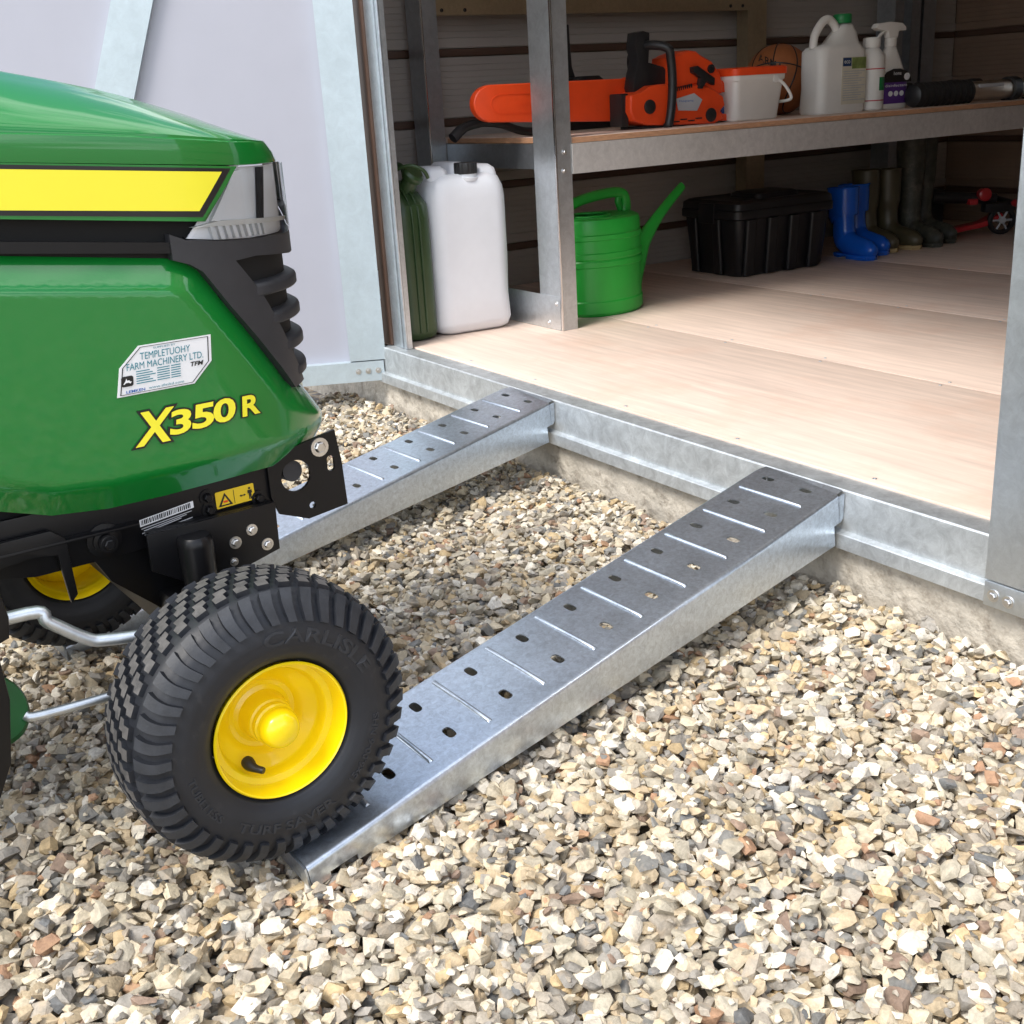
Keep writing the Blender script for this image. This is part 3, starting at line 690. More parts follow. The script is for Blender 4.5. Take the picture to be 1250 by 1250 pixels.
def surf(name, poly, pl, m, parent=TR, off=0, thick=.003, step=.012, inset=None, mirror=False, flip=False, holes=(), ang=40, thin=False, **kw):
    def sub(lp):
        o = []
        for i in range(len(lp)):
            a, b = lp[i], lp[(i+1) % len(lp)]; k = max(1, int(math.hypot(b[0]-a[0], b[1]-a[1])/step))
            o += [(a[0]+(b[0]-a[0])*j/k, a[1]+(b[1]-a[1])*j/k) for j in range(k)]
        return o
    out = sub(poly); hs = [sub(h) for h in holes]
    x0, x1 = min(p[0] for p in poly), max(p[0] for p in poly); y0, y1 = min(p[1] for p in poly), max(p[1] for p in poly)
    ex = []
    for i, x in enumerate(np.arange(x0+step*.5, x1, step)):
        for y in np.arange(y0+(step*.5 if i % 2 else step*.1), y1, step):
            if pip((x, y), poly) and segdist((x, y), poly) > step*.45 and not any(pip((x, y), h) or segdist((x, y), h) < step*.45 for h in holes): ex.append((x, y))
    V2, F2, _ = cdt(out, hs, ex); n = len(V2)
    ins = [inset(p) if inset else 0 for p in V2]
    V = [on(pl, p[0], p[1], off-i) for p, i in zip(V2, ins)]+[on(pl, p[0], p[1], off-i-thick) for p, i in zip(V2, ins)]
    F = [tuple(f) for f in F2]+[tuple(n+i for i in reversed(f)) for f in F2]
    from collections import Counter
    ec = Counter(tuple(sorted((f[i], f[(i+1) % len(f)]))) for f in F2 for i in range(len(f)))
    bd_ = [(a, b) for (a, b), c in ec.items() if c == 1]
    if mirror: bd_ = [(a, b) for a, b in bd_ if not (V2[a][0] > pl.tot-1e-4 and V2[b][0] > pl.tot-1e-4)]
    F += [(a, b, n+b, n+a) for a, b in bd_]
    if thin: V = V[:n]; F = F[:len(F2)]
    mir = lambda v: Vector((2*B0-v.x, v.y, v.z))
    if mirror:
        k = len(V); V = V+[mir(v) for v in V]; F = F+[tuple(k+i for i in reversed(f)) for f in F]
    elif flip: V = [mir(v) for v in V]
    bm = bmesh.new(); bv = [bm.verts.new(v) for v in V]
    for f in F:
        try: bm.faces.new([bv[i] for i in f])
        except ValueError: pass
    if mirror: bmesh.ops.remove_doubles(bm, verts=bm.verts[:], dist=.0004)
    return from_bm(name, bm, m, parent, ang, **kw)
# --- upper hood: sections along the tractor
def hood_top():
    st = sorted(set([-.75, -.6, -.45, -.3, -.2, -.143, -.1, -.03, .02, .05]+list(np.round(.05+(.278-.05)*np.sin(np.linspace(0, np.pi/2, 26)), 4))))
    ztop = lambda a: float(np.interp(a, [-.75, -.4, -.25, -.14, -.02, .035, .14, .20, .245, .278], [1.085, 1.055, 1.036, 1.015, .988, .974, .938, .916, .900, .891]))
    zsh = lambda a: float(np.interp(a, [-.75, -.14, 0, .15, .22, .28], [.962, .928, .9165, .9000, .8955, .8925]))
    zlo = lambda a: float(np.interp(a, [-.75, -.143, .156, .22, .28], [.950, .8945, .8685, .8665, .8665]))
    xs = [1, .985, .96, .92, .86, .78, .70, .62, .57, .53, .50, .44, .3, .15, 0]
    def gx(x): 
        return float(np.interp(x, [0, .15, .3, .44, .50, .53, .57, .62, .70, .78, .86, .92, .96, .985, 1], [1, .995, .98, .955, .935, .915, .855, .805, .70, .57, .42, .28, .165, .07, 0]))
    V, F = [], []; rows = []
    for a in st:
        if a <= .05: hw = .240
        else:
            t = (a-.05)/(.2785-.05); hw = .240*max(0, 1-t**2.6)**(1/2.6)
        hw = max(hw, .004); zs, zt, zl = zsh(a), ztop(a), zlo(a)
        half = [(hw-.004, zl-.0), (hw, zl+.001), (hw+.0015, (zl+zs)/2), (hw, zs-.001)]
        half += [(x*hw-(.003 if x == 1 else 0), zs+max(0, zt-zs)*gx(x)+.0005) for x in xs]
        tt_ = max(0, (a-.05)/.2285); ay = lambda i: a-(.020*tt_**3 if i >= 3 else .008*tt_**3 if i == 2 else 0)
        row = [(B0+b, ay(i), z) for i, (b, z) in enumerate(half)]; row += [(B0-b, ay(len(half)-2-i), z) for i, (b, z) in enumerate(reversed(half[:-1]))]
        rows.append(row)
    n = len(rows[0]); V = [p for r in rows for p in r]
    for i in range(len(rows)-1):
        for k in range(n-1): F.append((i*n+k, i*n+k+1, (i+1)*n+k+1, (i+1)*n+k))
    F.append(tuple((len(rows)-1)*n+k for k in range(n)))
    return mk('hood', V, F, 'green', TR, 38, True)
hood = hood_top()
BK = -.75
ext_l = lambda p, q: (BK, q[1]+(q[1]-p[1])/(q[0]-p[0])*(BK-q[0]))   # continue an edge back to BK
sA, sB = H_SIDE[1], H_SIDE[0]; sC, sD = H_SIDE[2], H_SIDE[3]
side_poly = [ext_l(sA, sB), sA, sC, ext_l(sC, sD)]
for fl_ in (False, True):
    sp_ = surf('hood_side', side_poly, UP, 'green', flip=fl_, thick=.006, step=.03)
    a, b, c, d = H_STRIPEB; surf('stripe_border', [ext_l(b, a), b, c, ext_l(c, d)], UP, 'decalblack', sp_, .0007, .0005, .03, flip=fl_, thin=True)
    a, b, c, d = H_STRIPE; surf('stripe', [ext_l(b, a), b, c, ext_l(c, d)], UP, 'decalyellow', sp_, .0016, .0005, .03, flip=fl_, thin=True)
# dark gap under the stripe and the lower trim band
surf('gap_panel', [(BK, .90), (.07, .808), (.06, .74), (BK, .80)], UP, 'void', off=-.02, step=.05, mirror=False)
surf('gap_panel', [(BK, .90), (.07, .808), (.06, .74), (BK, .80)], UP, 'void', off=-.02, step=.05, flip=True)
for fl_ in (False, True):
    surf('trim_band', [(BK, .872), (-.215, .8065), (.002, .781), (.002, .767), (-.215, .7925), (BK, .856)], UP, 'frame', off=-.004, thick=.008, step=.04, flip=fl_)
# lower green panel with a bevelled border, wraps round the nose
low = [(p[0], p[1]) for p in H_LOW]
lowp = [(BK, .862)]+low[:7]+[(.215, .545), (.27, .532), (.34, .528), (LO.tot, .527), (LO.tot, .438), (.34, .438), (.27, .440), (.200, .443), (.123, .447), (.074, .449), (-.057, .446), (-.137, .447), (-.210, .456), (-.276, .479), (-.36, .53), (-.46, .60), (BK, .62)]
def lo_inset(p):
    d = segdist(p, lowp, skip=(len(lowp)-1, 10, 11)); w = .040
    return .60*(w-d) if d < w else 0.0
body = surf('side_panel', lowp, LO, 'green', step=.009, inset=lo_inset, mirror=True, thick=.003, ang=33)
# headlights
hl = H_LIGHT
lens_poly = [hl[0], (.15, .8655), (.20, .8645), (.29, .8640), (.33, .863), (.33, .800), (.29, .776), (.218, .7715), hl[3], (.07, .7765), hl[4]]
for fl_ in (False, True):
    rf = surf('headlight', [(p[0], p[1]) for p in lens_poly], UP, 'silver', off=-.013, thick=.003, step=.012, flip=fl_)
    surf('lens', lens_poly, UP, 'lens', rf, off=.0, thick=.0035, step=.011, flip=fl_, thin=True)
    surf('divider', [(.156, .8635), (.168, .8635), (.152, .792), (.143, .792)], UP, 'decalblack', rf, off=-.006, thick=.006, step=.01, flip=fl_)
    surf('bezel', [(.03, .7965), (.25, .7855), (.25, .7905), (.07, .8015)], UP, 'hdpe2', rf, off=-.005, thick=.012, step=.02, flip=fl_)
    surf('bezel', [(.104, .862), (.118, .863), (.072, .801), (.058, .802)], UP, 'silver', rf, off=-.005, thick=.012, step=.02, flip=fl_)
    for k in range(9):
        s = .055+k*.0115; surf('reflector_rib', [(s, .7985-k*.0004), (s+.005, .798-k*.0004), (s+.010, .778-k*.0004), (s+.004, .778-k*.0004)], UP, 'silver' if k % 2 else 'white', rf, off=-.006, thick=.006, step=.03, flip=fl_)
# grille: dark recess, side frame and five louvres
rec = [(.02, .786), (.33, .800), (UP.tot, .800), (UP.tot, .53), (.19, .55), (.06, .70)]
surf('grille_recess', rec, UP, 'void', off=-.015, step=.03, mirror=True)
fr_out = [(-.004, .792), (.018, .782), (.07, .7755), (.125, .772), (.218, .770), (.29, .7745), (.33, .799), (UP.tot, .799), (UP.tot, .742), (.33, .740), (.215, .741), (.12, .7495), (.085, .7475), (.100, .728), (.122, .700), (.150, .655), (.18, .605), (.215, .555), (.175, .552), (.13, .607), (.07, .686), (.034, .740), (.018, .751), (-.004, .759)]
grl = surf('grille', fr_out, UP, 'grille', off=-.001, thick=.018, step=.012, mirror=True)
for z, s0 in ((.7030, .080), (.6600, .106), (.6170, .133), (.5745, .158)):
    V, F = [], []; ss = np.linspace(s0, UP.tot, 26)
    pr = [(-.024, .0125), (-.004, .0090), (.0005, .0060), (.0015, .0030), (.0015, -.0065), (-.001, -.0090), (-.024, -.0050)]
    for s in ss:
        for o_, dz in pr: V.append(on(UP, s, z+dz, o_-.020*(1-min(1, (s-s0)/.045))**1.5))
    n = len(pr)
    for i in range(len(ss)-1):
        for k in range(n): F.append((i*n+k, i*n+(k+1) % n, (i+1)*n+(k+1) % n, (i+1)*n+k))
    F.append(tuple(range(n))); kk = len(V)
    V += [Vector((2*B0-v.x, v.y, v.z)) for v in V]; F += [tuple(kk+i for i in reversed(f)) for f in F]
    mk('louvre', V, F, 'grille', grl, 40, True)
for k in range(3): tube('radiator_rod', [(on(UP, .10+.012*k, .716-.002*k, -.022)), on(UP, .165+.012*k, .706-.002*k, -.03)], .0022, 'steel', grl, 6)
# inner bulk so nothing shows through
ext('engine_bay', [(-.74, .50), (.02, .46), (.15, .47), (.15, .80), (-.1, .86), (-.74, .90)], B0-.20, B0+.20, ((0, 0, 0), (0, 1, 0), (0, 0, 1), (1, 0, 0)), 'void', TR)

# --- decals on the near side panel
onlo = lambda p, off=.0012: on(LO, p[0], p[1], off)
stk = surf('dealer_sticker', STICKER, LO, 'white', body, .0011, .0006, .02)
# sticker frame: u along its long edge, v up
sx, sz = Vector((STICKER[3][0]-STICKER[2][0], STICKER[3][1]-STICKER[2][1])), None
u0 = Vector((STICKER[0][0], STICKER[0][1])); ue = Vector((STICKER[5][0]-STICKER[0][0], STICKER[5][1]-STICKER[0][1])); UW = .135; ue = Vector((1, .0)); ve = Vector((.12, 1.0)).normalized()
def stick(p, off=.0020): q = u0+ue*p[0]+ve*p[1]; return on(LO, q.x, q.y, off)
def sprint(txt, x0, x1, y0, y1, m, **k): print_on('lettering', fit_text(txt, x0, x1, y0, y1, **k), stick, m, body)
inner = [(STICKER[i][0]*.94+.06*sum(p[0] for p in STICKER)/6, STICKER[i][1]*.94+.06*sum(p[1] for p in STICKER)/6) for i in range(6)]
inn2 = [(STICKER[i][0]*.92+.08*sum(p[0] for p in STICKER)/6, STICKER[i][1]*.92+.08*sum(p[1] for p in STICKER)/6) for i in range(6)]
surf('sticker_border', inner, LO, 'decalblack', body, .0016, .0003, .02, holes=[inn2])
sprint('SUPPLIED BY', .050, .080, .0555, .0580, 'tealprint')
sprint('TEMPLETUOHY', .032, .100, .0440, .0530, 'tealprint')
sprint('FARM MACHINERY LTD.', .014, .118, .0325, .0415, 'tealprint')
sprint('LEMKEN', .012, .037, .0035, .0072, 'blueprint', bold=.02)
sprint('www.tfmltd.com', .042, .090, .0042, .0078, 'tealprint')
sprint('TFM', .100, .118, .0235, .0295, 'decalblack', bold=.03, shear=.2)
for j in range(6):
    for x0, x1 in ((.026, .044+.004*(j % 3)), (.054, .071), (.073, .086)):
        y = .0290-j*.0031; mk('small_print', [stick((x0, y)), stick((x1, y)), stick((x1, y+.0012)), stick((x0, y+.0012))], [(0, 1, 2, 3)], 'tealprint', body)
lg = rrect(.006, .022, .0125, .0260, .003); mk('emblem', [stick(p) for p in lg], [tuple(range(len(lg)))], 'decalblack', body)
dr = [(.0085, .0165), (.0095, .0155), (.012, .0175), (.0155, .0175), (.0178, .0160), (.0195, .0185), (.0170, .0190), (.0165, .0205), (.0135, .0205), (.0125, .0235), (.0115, .0205), (.0105, .0190)]
mk('emblem_mark', [stick(p, .0026) for p in dr], [tuple(range(len(dr)))], 'white', body)
dn = Vector((.10, 1)).normalized()
def dec(txt, x0, x1, y0, y1, sh=.28):
    for m, gr, off in (('decalblack', .0016, .0016), ('decalyellow', 0, .0024)):
        for bold in ((.075,) if m == 'decalblack' else (.030,)):
            V, F = text_geo(txt, 1.0, bold=bold, res=4)
            V0, _ = text_geo(txt, 1.0, bold=.030, res=4)
            ax, bx_ = min(v[0] for v in V0), max(v[0] for v in V0); ay, by = min(v[1] for v in V0), max(v[1] for v in V0)
            f_ = lambda v: (x0+(v[0]-ax)/(bx_-ax)*(x1-x0-sh*(y1-y0))+sh*(v[1]-ay)/(by-ay)*(y1-y0), y0+(v[1]-ay)/(by-ay)*(y1-y0))
            mk('model_lettering', [onlo(f_(v), off) for v in V], F, m, body)
dec('X', -.096, -.035, .5275, .5725); dec('3', -.048, -.012, .5335, .5665, .2); dec('5', -.0165, .021, .5350, .5680, .2); dec('0', .014, .052, .5365, .5690, .16); dec('R', .058, .090, .5375, .5660, .12)

# --- chassis rails, brackets and bolts
YZf = lambda x: ((x, 0, 0), (0, 1, 0), (0, 0, 1), (1, 0, 0))
for sgn, x in ((1, -.232), (-1, 2*B0+.232)):
    fr_ = ext('chassis_rail', [(-1.5, .56), (-.30, .46), (.05, .455), (.17, .452), (.17, .386), (.05, .374), (-.08, .372), (-.189, .373), (-.32, .40), (-1.5, .45)], 0, .006*sgn, YZf(x), 'frame', TR, .001)
    ext('rail_flange', [(-.60, .4175), (-.23, .4190), (-.05, .4160), (-.05, .4120), (-.23, .4145), (-.60, .412)], 0, .016*sgn, YZf(x+.006*sgn), 'frame', TR, .001)
    br_ = ext('front_bracket', [(.150, .460), (.264, .480), (.2705, .430), (.273, .360), (.206, .353), (.160, .372), (.150, .40)], 0, .005*sgn, YZf(x+.0065*sgn), 'frame', TR,
        holes=[circ(.193, .424, .024, 20), circ(.2145, .3725, .0055, 10), rrect(.246, .258, .418, .442, .0055)])
    fp_ = ext('axle_plate', [(-.045, .398), (.148, .3985), (.146, .326), (.075, .309), (.0, .316), (-.045, .345)], 0, .006*sgn, YZf(x+.022*sgn), 'frame', TR, .0015)
    box('plate_lip', (min(x+.007*sgn, x+.0215*sgn), -.04, .3925), (max(x+.007*sgn, x+.0215*sgn), .145, .3985), 'frame', TR, .001)
    if sgn > 0:
        for (a, z, r) in ((.079, .354, .0088), (.106, .3665, .0082), (.127, .3385, .0088), (.073, .326, .006)): bolt('bolt', (x+.028, a, z), (1, 0, 0), r*.62, 'bolt', TR)
        bolt('bolt', (x+.0122, .236, .459), (1, 0, 0), .0085, 'bolt', TR)
        for (a, z) in ((.055, .424), (.132, .404), (.056, .405)): bolt('bolt', (x+.0065, a, z), (1, 0, 0), .0065, 'frame', TR, h=.010)
        pv = lathe('pivot_bolt', [(.024, 0), (.024, .004), (.017, .005), (.017, .010), (.012, .011), (.012, .020), (.010, .022)], 'frame', TR, 24, (x+.006, -.096, .400), (1, 0, 0))
        bolt('bolt', (x+.026, -.096, .400), (1, 0, 0), .0075, 'frame', pv, h=.008)
        # tow tube seen in the bracket hole
        tube('tow_tube', [(x-.10, .185, .425), (x+.004, .192, .430)], .016, 'grille', TR, 20)
        xx = x+.0075
        wp = rrect(.067, .1265, .4025, .4275, .002); q = lambda p, o_=0: (xx+o_, p[0], p[1]+.02*(p[0]-.09))
        mk('warning_label', [q(p) for p in wp], [tuple(range(len(wp)))], 'warn', TR)
        tr_ = [(.070, .405), (.092, .405), (.081, .4245)]; ti = [(.0745, .4072), (.0875, .4072), (.081, .4195)]
        mk('warning_triangle', [q(p, .0006) for p in tr_], [(0, 1, 2)], 'decalblack', TR); mk('warning_triangle', [q(p, .001) for p in ti], [(0, 1, 2)], 'warn', TR)
        mk('warning_bar', [q(p, .0014) for p in [(.0775, .410), (.0845, .410), (.0845, .413), (.0775, .413)]], [(0, 1, 2, 3)], 'orange', TR)
        mk('label_rule', [q(p, .0006) for p in [(.0945, .4045), (.0953, .4045), (.0953, .4255), (.0945, .4255)]], [(0, 1, 2, 3)], 'decalblack', TR)
        mk('arrow_mark', [q(p, .0006) for p in [(.103, .4135), (.106, .4155), (.106, .4142), (.110, .4142), (.110, .4155), (.113, .4135), (.110, .4115), (.110, .4128), (.106, .4128), (.106, .4115)]], [tuple(range(10))], 'decalblack', TR)
        man = [(.1175, .405), (.119, .405), (.1195, .411), (.120, .405), (.1215, .405), (.1215, .414), (.123, .414), (.1225, .419), (.116, .419), (.1158, .414), (.1175, .414)]
        mk('figure_mark', [q(p, .0006) for p in man], [tuple(range(len(man)))], 'decalblack', TR); hd = circ(.1193, .4215, .0018, 10); mk('figure_mark', [q(p, .0006) for p in hd], [tuple(range(10))], 'decalblack', TR)
        # serial plate: white barcode strip over small print
        ql = lambda p, o_=0: (xx+o_, p[0], p[1]+.01*(p[0]-.0))
        mk('barcode_label', [ql(p) for p in [(-.045, .4055), (.034, .4135), (.034, .4235), (-.045, .4155)]], [(0, 1, 2, 3)], 'white', TR)
        bm = bmesh.new(); random.seed(3); xq = -.043
        while xq < .028:
            w_ = random.choice((.0007, .0012, .0018)); zz = .4055+.0101*(xq+.045)*10*.1
            zb = .4055+(xq+.045)/.079*.008+.002
            vv = [bm.verts.new(ql((xq+dx, zb+dz), .0006)) for dx, dz in ((0, 0), (w_, 0), (w_, .007), (0, .007))]; bm.faces.new(vv); xq += w_+random.choice((.0008, .0013))
        from_bm('barcode', bm, 'decalblack', TR)
        for j in range(4):
            z0 = .4015-j*.0032; x0_, x1_ = -.044+.003*(j % 2), .030-.008*(j % 3)
            mk('small_print', [ql((x0_, z0)), ql((x1_, z0+.0075)), ql((x1_, z0+.0087)), ql((x0_, z0+.0012))], [(0, 1, 2, 3)], 'saplabel', TR)
# cross members and dark underside
box('cross_member', (2*B0+.24, .10, .37), (-.24, .15, .45), 'frame', TR, .003)
box('cross_member', (2*B0+.24, -.30, .39), (-.24, -.24, .46), 'frame', TR, .003)
ext('engine_pan', [(-1.3, .47), (-.25, .43), (.10, .43), (.10, .50), (-1.3, .55)], B0-.19, B0+.19, YZf(0), 'void', TR)
# glossy cylinder (axle pivot cup) ahead of the wheel
cup = loft('pivot_cup', [rring(-.192, .0165, z, w, w*.9, w*.88) for z, w in ((.300, .0235), (.31, .0245), (.372, .0262), (.381, .0255), (.386, .022))], 'frame', TR)
# front axle beam and spindles
box('axle_beam', (2*B0+.07, -.028, .235), (-.07, .030, .300), 'frame', TR, .006)
ext('axle_arm', [(-.16, .47), (-.06, .455), (.02, .33), (.05, .315), (.05, .27), (-.02, .262), (-.09, .33)], -.008, .008, YZf(-.255), 'frame', TR, .002)
for x in (-.075, 2*B0+.075):
    lathe('spindle', [(.017, 0), (.017, .11), (.022, .112), (.022, .13), (.014, .135)], 'frame', TR, 20, (x, 0, .19))
    tube('stub_axle', [(x, 0, .193), (x+math.copysign(.08, x-B0), 0, .193)], .012, 'frame', TR, 14)
# steering and lift linkage rods
tube('tie_rod', spline([(-.12, -.40, .367), (-.12, -.232, .369), (-.115, -.21, .352), (-.11, -.17, .318), (-.105, -.145, .310), (-.085, -.06, .302)], 6), .0085, 'galv', TR, 12)
tube('drag_link', spline([(-.10, -.262, .247), (-.095, -.245, .243), (-.09, -.13, .240), (-.085, -.03, .25)], 5), .006, 'galv', TR, 10)
ext('lift_arm', [(-.36, .48), (-.275, .475), (-.266, .40), (-.270, .375), (-.286, .37), (-.284, .30), (-.298, .22), (-.318, .180), (-.345, .178), (-.38, .28)], -.012, .012, YZf(-.055), 'frame', TR, .004)
ext('lift_hanger', [(-.25, .435), (-.165, .435), (-.148, .42), (-.146, .34), (-.156, .33), (-.162, .40), (-.19, .405), (-.25, .40)], -.004, .004, YZf(-.215), 'frame', TR, .001)
# mower deck under the chassis
dk = lathe('mower_deck', [(.30, .07), (.305, .09), (.302, .165), (.285, .20), (.22, .215), (.05, .22), (0, .22)], 'green', TR, 56, (B0, -.74, 0), cap=False)
lathe('deck_spindle', [(.055, .21), (.055, .25), (.04, .27), (.012, .275)], 'green', dk, 24, (B0+.10, -.70, 0))
lathe('gauge_wheel', [(.0, -.016), (.042, -.016), (.047, -.011), (.047, .011), (.042, .016), (0, .016)], 'deckgreen', TR, 32, (-.115, -.300, .258), (.75, .35, .55), cap=False)
# --- wheels
def tyre_geo(Rt, Wt, rb, lugs=42):
    k = Rt/.190; h = Wt/.156
    pf = [(0, .1835), (.028, .1825), (.044, .1790), (.056, .1725), (.066, .1625), (.0735, .1490), (.0775, .1330), (.0770, .1180), (.0730, .1060), (.0680, .0985), (.0640, .0955), (.0600, .0925)]
    pb = np.array([p[0]*h for p in pf]); pr = np.array([p[1] for p in pf])
    pr = rb+(pr-.0925)*(Rt-.0065*k-rb)/(.1835-.0925)
    # finer profile
    tt = np.linspace(0, len(pf)-1, 34); fb = np.interp(tt, range(len(pf)), pb); fr = np.interp(tt, range(len(pf)), pr)
    prof = [(fr[i], -fb[i]) for i in range(len(tt)-1, 0, -1)]+[(fr[i], fb[i]) for i in range(len(tt))]
    V, F = lathe_geo(prof, 120, (0, 0, 0), (1, 0, 0))
    V = [tuple(v) for v in V]; tops = []; bars = []
    def P(b, th, dr):
        r = float(np.interp(abs(b), pb[:8], pr[:8]))+dr; return (b, r*math.cos(th), r*math.sin(th))
    def prism(poly, h0, h1, shrink=.93):
        cb, ct = sum(p[0] for p in poly)/len(poly), sum(p[1] for p in poly)/len(poly); s = len(V); n = len(poly)
        for b, t in poly: V.append(P(b, t, h0))
        for b, t in poly: V.append(P(cb+(b-cb)*shrink, ct+(t-ct)*shrink, h1))
        for i in range(n): F.append((s+i, s+(i+1) % n, s+n+(i+1) % n, s+n+i))
        tops.append(len(F)); F.append(tuple(s+n+i for i in range(n)))
    pt = 2*math.pi/lugs; lh = .0065*k
    for i in range(lugs):
        t0 = i*pt
        for row, cb in enumerate((-.0262, 0, .0262)):
            t = t0+(pt*.5 if row == 1 else 0); hb = .0121*h; q = pt
            c = cb*h*1.02
            # stepped S-shaped block
            prism([(c-hb, t-.46*q), (c-.1*hb, t-.46*q), (c+.1*hb, t-.22*q), (c+hb, t-.22*q), (c+hb, t+.36*q), (c+.1*hb, t+.36*q), (c-.1*hb, t+.12*q), (c-hb, t+.12*q)], -.001, lh)
        for sg in (-1, 1):
            # shoulder bar running down the sidewall, slightly hooked
            n = 9; s = len(V)
            bs = [.0405+(.0765-.0405)*j/(n-1) for j in range(n)]
            # follow the profile by arc index
            ts = np.linspace(2.35, 5.1, n)
            for j in range(n):
                b = float(np.interp(ts[j], range(len(pf)), pb)); r = float(np.interp(ts[j], range(len(pf)), pr))
                ts2 = ts[j]+.05; db = float(np.interp(ts2, range(len(pf)), pb))-b; dr_ = float(np.interp(ts2, range(len(pf)), pr))-r; L = math.hypot(db, dr_)
                nb_, nr_ = -dr_/L, db/L
                fa = j/(n-1); tc_ = t0+pt*(.25+.16*math.sin(fa*3.1)); wd = pt*(.33-.05*fa)
                hh = lh*(1.25-.45*fa)
                for (dt, o_) in ((-wd, -.001), (-wd*.86, hh), (wd*.86, hh), (wd, -.001)):
                    bb, rr2 = b+nb_*o_, r+nr_*o_; V.append((sg*bb, rr2*math.cos(tc_+dt), rr2*math.sin(tc_+dt)))
            for j in range(n-1):
                for m_ in range(3):
                    if m_ == 1: bars.append(len(F))
                    F.append((s+j*4+m_, s+j*4+m_+1, s+(j+1)*4+m_+1, s+(j+1)*4+m_))
            F.append((s, s+1, s+2, s+3)); e2 = s+(n-1)*4; F.append((e2, e2+1, e2+2, e2+3))
    return V, F, (pb, pr), (tops, bars)
def wheel(name, loc_, Rt, Wt, rb, out, label=None, lettering=False, lugs=42):
    k = rb/.0925; o = Vector(loc_); ax = (out, 0, 0); h = Wt/.156
    prof = [(.0925, .066), (.0905, .0685), (.0885, .0670), (.0870, .0600), (.0845, .0470), (.0835, .0420), (.0760, .0400), (.0735, .0370), (.0720, .0270), (.0690, .0230), (.0560, .0150), (.0500, .0100), (.0460, .0060), (.0400, .0050), (.0345, .0080), (.0320, .0140), (.0310, .0300), (.0300, .0330), (.0275, .0345), (.0272, .0385), (.0285, .0400), (.0285, .0450), (.0262, .0470), (.0258, .0500)]
    pr2 = [(r*k, z*h) for r, z in prof]
    back = [(.030*k, -.04*h), (.07*k, -.035*h), (.083*k, -.03*h), (.085*k, -.06*h), (.0925*k, -.066*h)]
    rim = lathe(name, pr2+[(.0256*k, .0505*h)], 'yellow', TR, 72, o, ax, 35, cap=False)
    lathe('barrel', [(.0845*k, .045*h), (.082*k, .02*h), (.080*k, -.03*h), (.0845*k, -.055*h), (.0925*k, -.066*h), (.0925*k, -.0645*h), (.081*k, -.05*h)], 'yellow', rim, 56, o, ax, 40, cap=False)
    lathe('web', [(.082*k, .020*h), (.05*k, .002*h), (.0, .0)], 'yellow', rim, 48, o, ax, 40, cap=False)
    hc = [(.0258, .0505), (.0265, .0545), (.0262, .0590), (.0245, .0650), (.0205, .0705), (.0140, .0740), (.0065, .0755), (.0001, .0758)]
    lathe('hub_cap', [(r*k, z*h) for r, z in hc], 'yellow', rim, 40, o, ax, 60, cap=False)
    V, F, prf, tops = tyre_geo(Rt, Wt, rb, lugs)
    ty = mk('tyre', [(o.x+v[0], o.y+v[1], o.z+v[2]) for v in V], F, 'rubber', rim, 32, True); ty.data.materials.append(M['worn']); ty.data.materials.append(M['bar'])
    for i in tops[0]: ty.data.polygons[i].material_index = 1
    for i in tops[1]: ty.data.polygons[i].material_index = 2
    if lettering:
        tube('valve_stem', spline([o+Vector((.030, -.040, -.044)), o+Vector((.046, -.038, -.0475)), o+Vector((.060, -.030, -.0490))], 4), [.0075, .0085, .0085, .0078, .0062, .0052, .0048, .0048, .0042], 'black', rim, 12)
        pb, pr = prf
        def arc_text(txt, rad, ang0, ang1, hgt, flip=False, lift=.0012):
            V, F = text_geo(txt, 1.0, bold=.02); ax0, ax1 = min(v[0] for v in V), max(v[0] for v in V); ay0, ay1 = min(v[1] for v in V), max(v[1] for v in V)
            top, bot = [], []
            for v in V:
                fx, fy = (v[0]-ax0)/(ax1-ax0), (v[1]-ay0)/(ay1-ay0)
                t = R(ang0+(ang1-ang0)*fx); r = rad+(fy-.5)*hgt*(-1 if flip else 1)
                idx = np.argsort(pr); b = float(np.interp(r, pr[idx], pb[idx]))
                top.append(o+Vector((b+lift, r*math.cos(t), r*math.sin(t)))); bot.append(o+Vector((b-.001, r*math.cos(t), r*math.sin(t))))
            n = len(top); FF = list(F)
            from collections import Counter
            ec = Counter(tuple(sorted((f[i], f[(i+1) % len(f)]))) for f in F for i in range(len(f)))
            FF += [(a, b_, n+b_, n+a) for (a, b_), c in ec.items() if c == 1]
            mk('sidewall_lettering', top+bot, FF, 'rubberletter', rim, None, True)
        arc_text('CARLISLE', .1315, 96, 22, .019)
        arc_text('15x6.00-6 NHS', .1275, -8, -52, .009, True) if False else arc_text('15x6.00-6 NHS', .1290, -52, -8, .009, True)
        arc_text('TURF SAVER', .1290, -128, -66, .013, True)
        arc_text('TUBELESS', .1290, -175, -140, .010, True)
    return rim
wheel('front_wheel', (0, 0, .1945), .1925, .158, .0925, 1, lettering=True)
wheel('front_wheel', (2*B0, 0, .1945), .1925, .158, .0925, -1)
wheel('rear_wheel', (B0+.37, -1.28, .262), .262, .23, .115, 1, lugs=28)
wheel('rear_wheel', (B0-.37, -1.28, .262), .262, .23, .115, -1, lugs=28)
